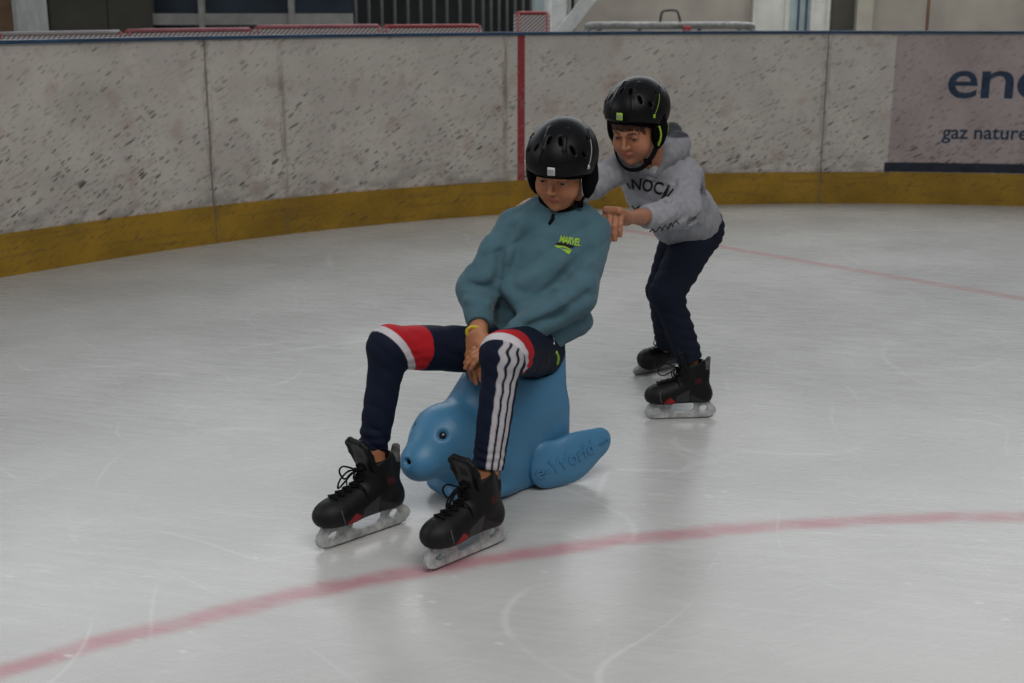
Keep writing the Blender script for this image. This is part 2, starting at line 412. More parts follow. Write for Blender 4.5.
# ---- boards
S_RED = s_at(521); S_SEAM = [s_at(209), s_at(824.5), s_at(209) - 2.4, s_at(1024) + 1.4]; S_STAIN = [s_at(283), s_at(505)]
S_AD = s_at(893, .8); S_NAVY = s_at(884, .25)
def board_material(kind):
    m = bpy.data.materials.new('rink_board_' + kind); m.use_nodes = True; g = NG(m); b = m.node_tree.nodes['Principled BSDF']
    uvn = m.node_tree.nodes.new('ShaderNodeUVMap'); uvn.uv_map = 'UVMap'; U = uvn.outputs[0]; u, v, _ = g.sep(U)
    cloud = g.noise(U, 3, 5); cloud2 = g.noise(g.map(U, 0, (1, 3, 1)), 1.6, 4)
    if kind == 'white':
        base = g.mix(g.range(cloud, .35, .65), (.56, .515, .47), (.64, .595, .545))
        base = g.mix(g.math('MULTIPLY', g.range(cloud2, .5, .7), .22), base, (.33, .31, .275))
    elif kind == 'ad':
        base = g.mix(g.range(cloud, .35, .65), (.39, .325, .32), (.46, .39, .385))
    else:
        base = g.mix(g.range(cloud, .35, .65), (.31, .18, .018), (.42, .245, .024))
        base = g.mix(g.math('MULTIPLY', g.range(g.noise(g.map(U, 0, (.7, 14, 1)), 3, 4), .5, .68), .45), base, (.20, .12, .03))
    low = g.range(v, .25, 1.05, 1, .55)
    def marks(rot, sx, sy, sc, th, seed, dens, soft=.5):
        q = g.map(U, rot, (sx, sy, 1), (seed, seed * .3, 0)); vn = m.node_tree.nodes.new('ShaderNodeTexVoronoi'); vn.inputs['Scale'].default_value = sc
        g.L.new(q, vn.inputs['Vector']); cr, cg, cb = g.sep(vn.outputs['Color'])
        size = g.math('MULTIPLY', g.math('POWER', cr, 1.6), th)                 # every mark its own size
        edge = g.math('SUBTRACT', size, g.math('ADD', vn.outputs['Distance'], g.math('MULTIPLY', g.math('SUBTRACT', g.noise(q, sc * 3, 2), .5), .12)))
        k = g.range(edge, 0, .06, 0, 1)
        return g.math('MULTIPLY', g.math('MULTIPLY', k, g.range(cg, .1, .9, .35, 1)), g.range(g.noise(q, sc * .16, 3), dens, dens + .12))
    mk = marks(-.55, 1, 3.4, 12, .40, 1.7, .38); mk2 = marks(-.42, 1, 6.0, 6, .30, 4.2, .42); mk3 = marks(-.62, 1, 3.0, 22, .52, 9.1, .36)
    fine = g.range(g.noise(g.map(U, -.5, (1, 4.0, 1)), 16, 5), .54, .70)
    dirt = g.math('MAXIMUM', g.math('MULTIPLY', mk, .95), g.math('MAXIMUM', g.math('MULTIPLY', mk2, .95), g.math('MULTIPLY', mk3, .7)))
    dirt = g.math('MAXIMUM', dirt, g.math('MULTIPLY', g.math('MULTIPLY', fine, g.range(v, .2, .8, 1, .5)), .62))
    dirt = g.math('MULTIPLY', dirt, low)
    if kind == 'white':                          # grime gathered just above the kick plate
        gr = g.math('MULTIPLY', g.range(v, .22, .42, 1, 0), g.range(g.noise(g.map(U, -.3, (1, 2, 1)), 7, 6), .42, .62))
        dirt = g.math('MAXIMUM', dirt, g.math('MULTIPLY', gr, .38))
    if kind == 'yellow': dirt = g.math('MULTIPLY', dirt, .55)
    if kind == 'ad': dirt = g.math('MULTIPLY', dirt, .8)
    base = g.mix(dirt, base, (.055, .047, .042))
    def band(s0, w, soft=.004): return g.range(g.math('ABSOLUTE', g.math('SUBTRACT', u, s0)), w, w + soft, 1, 0)
    if kind == 'white':
        rust = g.math('MULTIPLY', g.range(g.noise(U, 5, 3), .58, .7), .25); base = g.mix(rust, base, (.35, .17, .12))
        red = g.math('MULTIPLY', band(S_RED, .025), g.math('SUBTRACT', 1, g.math('MULTIPLY', dirt, .7)))
        base = g.mix(red, base, (.33, .045, .05))
    if kind != 'ad':
        wv = g.math('ADD', u, g.math('MULTIPLY', g.noise(U, 9, 3), .008))
        for s0 in S_SEAM:
            l = g.range(g.math('ABSOLUTE', g.math('SUBTRACT', u, s0)), .003, .010, 1, 0); base = g.mix(g.math('MULTIPLY', l, .62 if kind == 'white' else .3), base, (.07, .065, .055))
            l = g.math('MULTIPLY', g.range(g.math('ABSOLUTE', g.math('SUBTRACT', u, s0)), .0, .05, 1, 0), g.range(g.noise(g.map(U, 0, (6, 1, 1)), 8, 4), .42, .6))
            base = g.mix(g.math('MULTIPLY', l, .45), base, (.13, .11, .08))
        for s0 in S_STAIN:
            l = g.math('MULTIPLY', g.range(g.math('ABSOLUTE', g.math('SUBTRACT', u, s0)), .004, .03, 1, 0), g.range(g.noise(g.map(U, 0, (8, 1, 1)), 4, 4), .38, .6))
            base = g.mix(g.math('MULTIPLY', l, .6), base, (.16, .13, .075))
    g.L.new(base, b.inputs['Base Color']); b.inputs['Roughness'].default_value = .5; b.inputs['Specular IOR Level'].default_value = .35
    bp = m.node_tree.nodes.new('ShaderNodeBump'); bp.inputs['Strength'].default_value = .3; bp.inputs['Distance'].default_value = .002
    g.L.new(cloud, bp.inputs['Height']); g.L.new(bp.outputs[0], b.inputs['Normal'])
    return m
def setting(name, me, m, smooth=False):
    o = link(name, me, m, smooth=smooth); o['kind'] = 'structure'; return o
setting('wall_back', ribbon('boards', 0, 1.195, 0, -.09), board_material('white'))
setting('trim_1', ribbon('kick_plate', 0, .226, .014, .0005), board_material('yellow'))
m_cap = mat('cap_blue', (.022, .06, .12), .4, .5, noise=(6, .3))
setting('trim_2', ribbon('cap', 1.195, 1.215, .022, -.11), m_cap)
# advertisement fixed on the boards
ad = ribbon('ad', .30, 1.185, .004, .0003, S_AD, s_at(1024) + 1.7)
adv = link('advertising_banner', ad, board_material('ad'), smooth=False)
tag(adv, 'dirty pinkish advertising banner with dark blue lettering on the rink boards', 'advert')
nav = ribbon('navy', .232, .296, .0055, .0008, S_NAVY, s_at(1024) + 1.7)
link('navy_band', nav, mat('navy_band', (.016, .022, .042), .5, .4, noise=(14, .4)), adv, smooth=False, label='navy blue stripe along the foot of the banner')
m_ink = mat('ad_ink', (.018, .042, .085), .5, .4, noise=(30, .35))
def board_text(txt, px0, ztop, zbase, size, name, off=0., sx=1., **kw):
    me = text_mesh(txt, size, .0006, off, **kw)
    P = np.array([v.co[:] for v in me.vertices]); s0 = s_at(px0, (ztop + zbase) / 2); x0 = P[:, 0].min()
    def fn(P):
        B, T, N = bpath(s0 + (P[:, 0] - x0) * sx)
        xy = B + N * (.0052 + P[:, 2:3]); return np.concatenate([xy, zbase + P[:, 1:2]], 1)
    return link(name, mapv(me, fn), m_ink, adv, smooth=False)
for ch_, px_, sx_ in (('e', 948, 1.2), ('n', 981.5, 1.38), ('e', 1017, 1.2)): board_text(ch_, px_, .95, .758, .40, 'lettering', .003, sx_)
board_text('gaz', 942, .54, .470, .138, 'lettering', .0022)
board_text('naturel', 974, .54, .470, .138, 'lettering', .0022, spacing=1.02)

# ---- hall behind the boards
m_wall = mat('hall_wall_beige', (.36, .335, .30), .9, .2, noise=(2.5, .18))
m_wallg = mat('hall_wall_grey', (.075, .074, .064), .85, .2, noise=(2.5, .18))
m_dark = mat('hall_dark', (.028, .03, .031), .8, .2, noise=(3, .3))
m_white = mat('door_paint_white', (.62, .63, .60), .6, .3, noise=(8, .1))
m_blueg = mat('door_blue', (.36, .45, .48), .4, .5, noise=(8, .12))
m_glass = mat('window_glass_dark', (.022, .036, .055), .12, .6, noise=(3, .25))
m_galv = mat('galvanised', (.22, .23, .23), .45, .5, noise=(25, .3), metal=.4)
mb = MB(); mb.box((1.5, 14.5, -.06), (24, 11.2, .1)); setting('trim_3', mb.mesh(), mat('hall_floor', (.06, .06, .058), .8, .3, noise=(3, .2)))
YW = 12.0
def hx(px, Y=YW, z=1.3): return at(px, 5 + (CAM_H - z) / Y * FPX * .95, Y)[0]
def slab(name, px0, px1, z0, z1, Y, th, m, parent=None, bev=0, **kw):
    x0, x1 = hx(px0, Y), hx(px1, Y); b_ = MB(); b_.box(((x0 + x1) / 2, Y + th / 2, (z0 + z1) / 2), (x1 - x0, th, z1 - z0), bev=bev)
    if isinstance(parent, str): return setting(name, b_.mesh(), m)
    return link(name, b_.mesh(), m, parent, smooth=False, **kw)
slab('wall_right', 575, 1500, 0, 2.6, YW, .2, m_wall, 'S')
slab('wall_left', -500, 152, 0, 2.6, YW, .2, m_wallg, 'S')
slab('wall_middle', 152, 575, 0, 2.6, YW + 1.6, .2, m_dark, 'S')
# big dark windows on the left, a sill rail and mullions
wn = setting('window_1', (lambda b_: (b_.box(((hx(152, YW) + hx(352, YW)) / 2, YW + .1, 1.7), (hx(352, YW) - hx(152, YW), .03, 1.8)), b_.mesh())[1])(MB()), m_glass)
m_mull = mat('mullion_grey', (.30, .31, .30), .6, .3, noise=(10, .15))
slab('sill_rail', 152, 352, 1.215, 1.315, YW + .02, .07, m_mull, wn)
for p in (201, 291): slab('mullion', p - 2.5, p + 2.5, .9, 2.6, YW, .09, m_mull, wn)
slab('sill_wall', 152, 352, 0, .9, YW + .02, .16, m_wallg, wn)
dr = slab('door_1', 25, 44, .0, 2.2, YW - .05, .05, m_glass, 'S')
for p0, p1 in ((50, 107), (108, 151)): slab('wall_panel', p0, p1, .02, 2.6, YW - .04, .04, m_wallg, wn)
# brown cupboard end and its post beside the boards at the far left
cb = bpy.data.objects.new('wooden_cupboard', None); C.objects.link(cb)
tag(cb, 'brown wooden cupboard standing behind the boards at the far left', 'cupboard')
cb.location = (hx(-30, 9.5), 9.5, 0)
def lp(o, me): 
    for v in me.vertices: v.co -= o.location
    return me
def slabp(name, o, px0, px1, z0, z1, Y, th, m, bev=0, label=None):
    x0, x1 = hx(px0, Y), hx(px1, Y); b_ = MB(); b_.box(((x0 + x1) / 2, Y + th / 2, (z0 + z1) / 2), (x1 - x0, th, z1 - z0), bev=bev)
    return link(name, lp(o, b_.mesh()), m, o, smooth=False, label=label)
m_wood = mat('cupboard_brown', (.12, .068, .038), .6, .3, noise=(9, .25))
slabp('cupboard_body', cb, -80, 12.5, 0, 2.0, 9.5, .6, m_wood, .006)
slabp('edge_strip', cb, 12.5, 17, 0, 2.0, 9.47, .63, m_mull, .003, 'pale grey edge strip')
slabp('top_board', cb, -84, 19, 2.0, 2.04, 9.45, .68, m_wood, .005)
# doors on the right
def door(n, px0, px1, m, Y=YW - .06, frame=3):
    d = slab('door_%d' % n, px0 + frame, px1 - frame, 0, 2.15, Y + .02, .04, m, 'S')
    for a, b_ in ((px0, px0 + frame), (px1 - frame, px1)): slab('door_frame', a, b_, 0, 2.2, Y, .09, m_white, d, .004)
    slab('door_frame', px0, px1, 2.15, 2.22, Y, .09, m_white, d, .004)
    return d
door(2, 753, 788, m_white); d3 = door(3, 787, 813, m_blueg, frame=2.5)
for p in (798, 806): slab('door_rib', p, p + 1.5, .05, 2.1, YW - .07, .03, m_cap, d3)
door(4, 812, 830, m_white, frame=3)
slab('trim_4', 857, 873, 0, 2.6, YW - .12, .12, mat('post_cream', (.40, .385, .33), .7, .3, noise=(6, .1)), 'S')
slab('trim_5', 832, 856, 0, 2.6, YW - .03, .03, m_wallg, 'S')
# thin brown pole leaning on the wall
mb = MB(); x_ = hx(921, 11.8); mb.tube([(x_ - .03, 11.5, 0), (x_ + .1, 11.93, 2.4)], .014, 10); mb.tube([(x_ + .1, 11.93, 2.4), (x_ + .104, 11.945, 2.47)], [.019, .013], 10)
mb.tube([(x_ - .033, 11.49, 0), (x_ - .027, 11.52, .12)], .018, 10)
tag(link('leaning_pole', mb.mesh(), m_wood), 'thin brown pole leaning against the beige hall wall on the right', 'pole')
# dark standing bars in the gap in the middle: stacked gate
gt = bpy.data.objects.new('barred_gate', None); C.objects.link(gt); gt.location = (hx(440, 11), 11, 0)
tag(gt, 'dark metal gate of thin upright bars in the gap behind the boards', 'gate')
m_bar = mat('dark_bar', (.055, .06, .062), .5, .5, noise=(20, .2))
for p in list(range(356, 480, 13)) + list(range(483, 532, 8)):
    b_ = MB(); x = hx(p, 11); b_.tube([(x, 11, .05), (x, 11, 2.1)], .012, 8); b_.tube([(x, 11, 2.1), (x, 11, 2.14)], [.012, .002], 8)
    link('bar', lp(gt, b_.mesh()), m_bar, gt)
for z in (.1, 1.05, 2.05):
    b_ = MB(); b_.tube([(hx(352, 11), 11, z), (hx(534, 11), 11, z)], .017, 8); link('cross_rail', lp(gt, b_.mesh()), m_bar, gt)
# white props and frames near the middle
m_prop = mat('white_metal', (.60, .63, .63), .5, .4, noise=(14, .15))
b_ = MB(); b_.tube([(hx(548, 10.4), 10.4, 0), (hx(548, 10.4), 10.4, 2.5)], .028, 12); b_.box((hx(548, 10.4), 10.4, .01), (.16, .16, .02)); b_.tube([(hx(548, 10.4), 10.4, 2.5), (hx(548, 10.4), 10.4, 2.53)], [.034, .02], 12)
tag(link('white_post', b_.mesh(), m_prop), 'upright white metal post behind the boards in the middle', 'post')
pw = slab('white_cabinet', 533, 546, 0, 1.9, 11.3, .5, m_prop, None, .01); tag(pw, 'narrow pale cabinet behind the boards left of the white post', 'cabinet')
slab('cabinet_door', 534, 545, .1, 1.8, 11.28, .02, m_blueg, pw, .005)
pw = slab('pale_panel', 551, 568, 0, 1.9, 11.4, .06, m_prop, None, .008); tag(pw, 'pale leaning panel behind the boards right of the white post', 'panel')
slab('panel_edge', 568, 571, 0, 1.9, 11.38, .1, m_mull, pw, .004)
# slanting white board
p0 = at(561, 35, 9.9); p1 = at(612, -30, 9.9); d = nrm(p1 - p0); 
b_ = MB(); L = 2.6; cc = p0 + d * .45; R = np.stack([d, V(0, 1, 0), np.cross(d, V(0, 1, 0))], 1); b_.box(cc, (L, .035, .10), R, .006)
sb = link('slanting_board', b_.mesh(), m_prop, smooth=False); tag(sb, 'white painted board slanting up behind the rink boards', 'board')
# low grey tube barrier with folded legs on the right of the gap
tb = bpy.data.objects.new('tube_barrier', None); C.objects.link(tb); tb.location = (hx(680, 10.3), 10.3, 0)
tag(tb, 'low grey tubular barrier lying behind the boards right of the slanting board', 'barrier')
xa, xb = hx(584, 10.3), hx(756, 10.3)
for z, r in ((1.235, .03), (1.165, .018)):
    b_ = MB(); b_.tube(spline([(xa, 10.3, z - .12), (xa + .03, 10.3, z - .03), (xa + .1, 10.3, z), ((xa + xb) / 2, 10.3, z), (xb - .1, 10.3, z), (xb - .03, 10.3, z - .03), (xb, 10.3, z - .14)], 6), r, 10)
    link('rail', lp(tb, b_.mesh()), m_galv, tb)
for p in (600, 640, 700, 740):
    b_ = MB(); b_.tube([(hx(p, 10.3), 10.3, 1.23), (hx(p, 10.3), 10.3, .1), (hx(p, 10.3), 10.1, .01)], .016, 8); link('leg', lp(tb, b_.mesh()), m_galv, tb)
b_ = MB(); b_.tube(spline([(hx(660, 10.3), 10.3, 1.25), (hx(662, 10.3), 10.3, 1.335), (hx(667, 10.3), 10.3, 1.35), (hx(675, 10.3), 10.3, 1.35), (hx(678, 10.3), 10.3, 1.33), (hx(681, 10.3), 10.3, 1.25)], 5), .010, 8)
link('handle', lp(tb, b_.mesh()), m_bar, tb, label='dark bent handle')
m_red = mat('barrier_red', (.30, .045, .05), .5, .4, noise=(14, .2))
b_ = MB(); b_.box((hx(688, 10.2), 10.24, 1.19), (.06, .06, .09), bev=.01); link('red_clamp', lp(tb, b_.mesh()), m_red, tb, label='red clamp')
# red and white mesh barrier panels on the far side of the boards
def mesh_mat():
    m = bpy.data.materials.new('white_mesh'); m.use_nodes = True; g = NG(m); b = m.node_tree.nodes['Principled BSDF']
    u, v, _ = g.sep(m.node_tree.nodes.new('ShaderNodeUVMap').outputs[0])
    s_ = g.math('SINE', g.math('MULTIPLY', g.math('ADD', u, g.math('MULTIPLY', v, -1.2)), 210)); 
    g.L.new(g.mix(g.range(s_, -.3, .5), (.22, .20, .20), (.66, .60, .60)), b.inputs['Base Color']); b.inputs['Roughness'].default_value = .7
    return m
m_mesh = mesh_mat(); m_pink = mat('faded_red', (.36, .13, .15), .6, .3, noise=(8, .25))
HALL_LABS = labs = ['pale striped mesh barrier panel behind the boards at the far left', 'red and white barrier panel behind the boards left of centre, under the first mullion',
        'red and white barrier panel behind the boards, under the second mullion', 'red and white barrier panel behind the boards in front of the dark gate bars',
        'red and white barrier panel end behind the boards at the foot of the slanting board']
for i, (pa, pb, zt, mm) in enumerate([(26, 152, 1.238, m_mesh), (152, 277, 1.243, m_pink), (277, 402, 1.256, m_pink), (402, 500, 1.252, m_red), (531, 566, 1.335, m_red)]):
    s0, s1 = s_at(pa, 1.22), s_at(pb, 1.22)
    s0, s1 = s0 + .004, s1 - .004; me = ribbon('panel', .35, zt - .012, -.30, -.33, s0, s1, (s1 - s0) / 8)
    o = link('barrier_panel', me, m_mesh, smooth=False); tag(o, labs[i], 'barrier', 'red and white barrier panels behind the boards')
    ss = np.linspace(s0 + .022, s1 - .022, 9); P, T, N = bpath(ss)
    b_ = MB(); b_.tube([(*(P[k] - N[k] * .315), zt) for k in range(9)], .014, 8); link('top_rail', b_.mesh(), mm, o)
    for k in (0, 8):
        b_ = MB(); b_.tube([(*(P[k] - N[k] * .315), 0), (*(P[k] - N[k] * .315), zt + .004)], .017, 8); link('end_post', b_.mesh(), m_red, o)
# ================================================================== THE SEAL SEAT
SADDLE = [(at(503, 350, 3.66), at(391, 347, 3.345), .076, .063), (at(536, 350, 3.64), at(503, 354, 3.235), .084, .064), (at(506, 345, 3.665), at(528, 345, 3.645), .088, .088)]
def frame(fwd, up=(0, 0, 1)):
    """columns: right, forward, up"""
    f = nrm(fwd); r = nrm(np.cross(f, up)); u = np.cross(r, f); return np.stack([r, f, u], 1)
m_seal = mat('seal_plastic', (.05, .20, .38), .42, .45, bump=(260, .10), attr=True, noise=(7, .10))
m_sealp = mat('seal_plastic_letters', (.058, .205, .37), .45, .4, bump=(260, .08), noise=(7, .05))
m_pad = mat('helmet_padding', (.003, .003, .0035), .9, .08, noise=(60, .2), bump=(300, .3))
m_black = mat('gloss_black', (.008, .008, .009), .15, .6, noise=(30, .2))
SO = V(.002, 3.638, 0); SF = frame((-.76, -.65, 0))         # seal base and heading
def SW(x, y, z): return SO + SF @ V(x, y, z)               # x to its right, y forward, z up
def build_seal():
    root = bpy.data.objects.new('seal_seat', None); C.objects.link(root); root.location = SO
    tag(root, 'light blue plastic seal shaped skating aid under the sitting child', 'skating aid')
    f = Field()
    # hump that carries the rider
    f.box(SW(0, -.01, .13), (.102, .140, .14), SF, .05, .01)
    f.box(SW(0, -.072, .265), (.094, .074, .168), SF, .035, .05)
    f.cone(SW(0, .10, .12), SW(0, -.02, .29), .10, .09, .08)
    f.cone(SW(0, .19, .21), SW(0, .09, .31), .082, .088, .05)
    f.cone(SW(0, .12, .10), SW(0, .20, .15), .10, .10, .06)
    for (a_, b2, r0, r1) in SADDLE: f.cone(a_, b2, r0, r1, .012, 's')    # hollow worn to the rider's seat
    # head and muzzle, turned a little further than the trunk
    HFr = frame((-.66, -.75, 0)); SH = lambda x, y, z: SW(0, .12, .012 + max(0, y - .26) * .10) + HFr @ V(x, y - .12 - .012, z + .004)
    f.ell(SH(0, .262, .185), (.096, .112, .092), HFr, .014)
    f.cone(SH(0, .29, .165), SH(0, .385, .128), .080, .044, .08)
    f.ell(SH(0, .390, .124), (.046, .042, .038), HFr, .04)
    for s in (-1, 1): f.ell(SH(s * .056, .352, .214), (.012, .012, .012), HFr, .012, 's')
    f.ell(SH(0, .436, .136), (.012, .013, .009), HFr, .008, 's')             # nostril hole
    # front flipper stub below the chest
    f.ell(SW(.04, .165, .035), (.09, .11, .035), SF, .03); f.ell(SW(-.04, .165, .035), (.09, .11, .035), SF, .03)
    f.cut(SO + V(0, 0, .001), (0, 0, -1), .008)
    body = link('seal_body', f.mesh(.004, lambda P: mixc(np.tile([.060, .21, .375], (len(P), 1)), (.075, .21, .32), ramp(nz(P, 5), .1, .9) * .5), origin=SO), m_seal, root)
    # side flipper with the moulded lettering
    for sgn in (-1, 1):
        g = Field()
        FA, FB, FC = SW(sgn * .128, -.04, .055), SW(sgn * .140, -.16, .068), SW(sgn * .140, -.315, .118)
        if sgn < 0:
            FA = V(.105, 3.566, .067); FB = V(.176, 3.606, .082); FC = V(.262, 3.66, .115)
        nn = nrm(np.cross(FC - FA, (0, 0, 1)))
        g.cone(FA, FB, .054, .050, .01, flat=(nn, .34)); g.cone(FB, FC, .050, .042, .04, flat=(nn, .38)); 
        g.cone(FA + V(0, 0, .0), FA + V(-.02, -.005, .05), .030, .018, .03, flat=(nn, .5))
        fl = link('flipper', g.mesh(.003, lambda P: np.tile([.063, .215, .38], (len(P), 1)), origin=SO), m_seal, root)
        if sgn < 0:
            rt = nrm(FC - FA); upv = nrm(np.cross(nrm(np.cross(rt, (0, 0, 1))), rt)) 
            nr = np.cross(rt, upv)
            me = text_mesh('e-World', .060, .0030, .0010, spacing=.98)
            org = FA - rt * .052 - upv * .010
            lt = link('moulded_lettering', drape(me, g, org, rt, upv, SO, .0008), m_sealp, fl, smooth=False)
            me = text_mesh('com', .022, .0022, .0003)
            link('moulded_lettering', drape(me, g, org + rt * .228 + upv * .006, rt, upv, SO, .0006), m_sealp, fl, smooth=False)
            for o in (lt,):
                pass
    # eyes: dark bead in a ring, with a small pale glint mark
    for s in (-1, 1):
        c = SH(s * .053, .346, .210); n = nrm(HFr @ V(s * .64, .64, .42))
        b_ = MB(); q = frame(n, (0, 0, 1)); ring = [c + .0135 * (math.cos(a) * q[:, 0] + math.sin(a) * q[:, 2]) for a in np.linspace(0, 2 * math.pi, 20, endpoint=False)]
        b_.tube(ring, .0018, 8, True)
        rg = link('eye_ring', b_.mesh(), m_sealp, root)
        e = Field(); e.ell(c - n * .001, (.012, .007, .012), q, .003)
        eb = link('eye', e.mesh(.0015, origin=SO), m_black, root)
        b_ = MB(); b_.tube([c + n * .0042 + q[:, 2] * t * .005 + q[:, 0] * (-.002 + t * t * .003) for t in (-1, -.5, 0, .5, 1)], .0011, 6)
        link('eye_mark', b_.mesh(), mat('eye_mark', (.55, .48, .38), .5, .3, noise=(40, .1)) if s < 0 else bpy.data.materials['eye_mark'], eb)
        for v in rg.data.vertices: v.co -= Vector(SO)
        for v in eb.children[0].data.vertices: v.co -= Vector(SO)
    c = SH(0, .424, .134); e = Field(); e.ell(c, (.011, .006, .009), HFr, .002)
    link('nostril', e.mesh(.0015, origin=SO), m_pad, root)
    for o in root.children: pass
    return root
build_seal()

# ================================================================== BODY PIECES
m_skin = mat('skin', (.4, .2, .13), .5, .4, attr=True, noise=(40, .05), bump=(300, .06), subs=.08)
m_teal = mat('teal_fleece', (.04, .12, .15), .9, .08, attr=True, noise=(22, .07), bump=(420, .35), sheen=.15)
m_grey = mat('grey_marl', (.3, .3, .32), .92, .15, attr=True, noise=(60, .10), bump=(420, .35), sheen=.12)
m_pants = mat('navy_jersey', (.01, .014, .03), .85, .10, attr=True, noise=(40, .08), bump=(380, .15))
m_track = mat('navy_tricot', (.008, .014, .035), .7, .14, attr=True, noise=(40, .06), bump=(380, .12))
m_shell = mat('helmet_shell', (.0022, .0024, .0032), .42, .20, noise=(90, .15), bump=(300, .04))
m_strap = mat('black_webbing', (.004, .004, .005), .75, .12, noise=(90, .2), bump=(400, .3))
m_boot = mat('skate_leather', (.012, .012, .013), .5, .22, attr=True, noise=(60, .25), bump=(240, .25))
m_lace = mat('skate_lace', (.005, .005, .0055), .8, .12, noise=(90, .2), bump=(500, .4))
m_hold = mat('blade_holder_plastic', (.42, .43, .43), .38, .45, noise=(45, .35))
m_steel = mat('worn_steel', (.26, .22, .20), .35, .5, metal=.8, noise=(60, .35))
m_eye = mat('eye', (.5, .5, .5), .15, .6, attr=True)
m_hairb = mat('brown_hair', (.075, .036, .02), .6, .35, noise=(120, .35), bump=(200, .3))
m_haird = mat('dark_hair', (.012, .009, .008), .6, .35, noise=(120, .3), bump=(200, .3))

def hand(f, wrist, d, n, thumb, curls, sc=1., spread=.0, base_k=.012, tcurl=.5, tdir=None, fr=1.):
    """palm, four unequal jointed fingers and a thumb; d: wrist to knuckles, n: out of the back of the hand, thumb: side the thumb is on"""
    d = nrm(d); n = nrm(n - np.dot(n, d) * d); s = nrm(thumb - np.dot(thumb, d) * d - np.dot(thumb, n) * n)
    R = np.stack([s, d, n], 1)
    f.box(wrist + d * .040 * sc, np.array([.034, .043, .0125]) * sc, R, .011 * sc, .02 * sc)
    f.cone(wrist - d * .02 * sc, wrist + d * .03 * sc, .021 * sc, .021 * sc, .02 * sc, flat=(n, .72))
    lens = [(.033, .022, .018), (.037, .025, .019), (.034, .023, .018), (.027, .018, .016)]
    for i, (L, off) in enumerate(zip(lens, (.0265, .009, -.0085, -.0255))):
        p = wrist + d * (.080 - (.004 if i in (0, 2) else (.010 if i == 3 else 0))) * sc + s * off * sc
        dd = nrm(d + s * spread * (1.5 - i)); a = 0; c = curls[i] if hasattr(curls[0], '__len__') else curls
        r = (.0086 if i < 3 else .0074) * sc * fr; p = p - d * .012 * sc
        for j in range(3):
            a += c[j]; v = dd * math.cos(a) - n * math.sin(a); l = (L[j] + (.012 if j == 0 else 0)) * sc
            q = p + v * l; f.cone(p, q, r, r * .93, (.010 if j == 0 else .004) * sc if j else .003 * sc)
            p = q; r *= .93
    p = wrist + d * .022 * sc + s * .026 * sc; td = nrm(tdir) if tdir is not None else nrm(d * .75 + s * .62 - n * .3)
    f.cone(p, p + td * .032 * sc, .0125 * sc, .0098 * sc, .012 * sc); p = p + td * .032 * sc
    td2 = nrm(td * math.cos(tcurl) + (d - n * .6) * math.sin(tcurl)); f.cone(p, p + td2 * .026 * sc, .0098 * sc, .0078 * sc, .005 * sc)

def head(f, O, F, sc=1.):
    """face along F's forward axis; O is the middle of the skull"""
    L = lambda x, y, z: O + F @ (V(x, y, z) * sc)
    e = lambda c, r, k=.02, op='u': f.ell(L(*c), np.array(r if hasattr(r, '__len__') else (r, r, r)) * sc, F, k * sc, op)
    c_ = lambda a, b, ra, rb, k=.01, op='u': f.cone(L(*a), L(*b), ra * sc, rb * sc, k * sc, op)
    e((0, -.012, .035), (.070, .088, .074)); e((0, .018, -.022), (.057, .062, .066), .03)
    c_((-.016, .046, -.078), (.016, .046, -.078), .023, .023, .03); e((0, .066, -.089), (.014, .014, .013), .02)
    for s in (-1, 1):
        e((s * .036, .050, -.036), (.025, .026, .027), .035)
        e((s * .031, .092, .003), (.018, .013, .0105), .011, 's')
        e((s * .031, .070, .002), (.0142, .0140, .0135), .005)
        e((s * .031, .0855, .000), (.0130, .0075, .0047), .002, 's')
        c_((s * .010, .084, .017), (s * .043, .073, .020), .0055, .004, .012)
        e((s * .0095, .0895, -.029), (.0058, .0075, .0052), .005)
        e((s * .071, -.008, -.004), (.009, .018, .028), .008); e((s * .079, -.006, -.002), (.006, .010, .017), .006, 's')
    c_((0, .081, .016), (0, .101, -.026), .0052, .0070, .009)
    c_((-.014, .0805, -.0540), (0, .0868, -.0515), .0032, .0042, .007); c_((.014, .0805, -.0540), (0, .0868, -.0515), .0032, .0042, .007)
    e((0, .0805, -.0612), (.0115, .007, .0052), .007)
    c_((-.015, .086, -.0568), (.015, .086, -.0568), .0010, .0010, .002, 's')
    e((0, .085, -.073), (.014, .006, .004), .008, 's')
def skin_col(P, O, F, sc, tone, lip=(.34, .075, .065)):
    c = np.tile(np.array(tone, float), (len(P), 1)); q = ((P - O) @ F) / sc
    face = (np.abs(q[:, 0]) < .09) & (q[:, 1] > .03) & (np.abs(q[:, 2]) < .14)
    m = np.exp(-((q[:, 0] / .0155) ** 4) - (((q[:, 2] + .0565) / .0095) ** 4)) * (q[:, 1] > .072); c = mixc(c, lip, np.where(face, m, 0) * .85)
    m = np.exp(-(((np.abs(q[:, 0]) - .038) / .018) ** 2) - (((q[:, 2] + .03) / .018) ** 2)) * .35; c = mixc(c, (tone[0] * 1.08, tone[1] * .82, tone[2] * .78), np.where(face, m, 0))
    m = np.exp(-(((np.abs(q[:, 0]) - .031) / .015) ** 4) - (((q[:, 2] - .0025) / .0055) ** 4)) * (q[:, 1] > .07); c = mixc(c, (tone[0] * .45, tone[1] * .4, tone[2] * .4), np.where(face, m, 0) * .8)   # lashes line
    return c
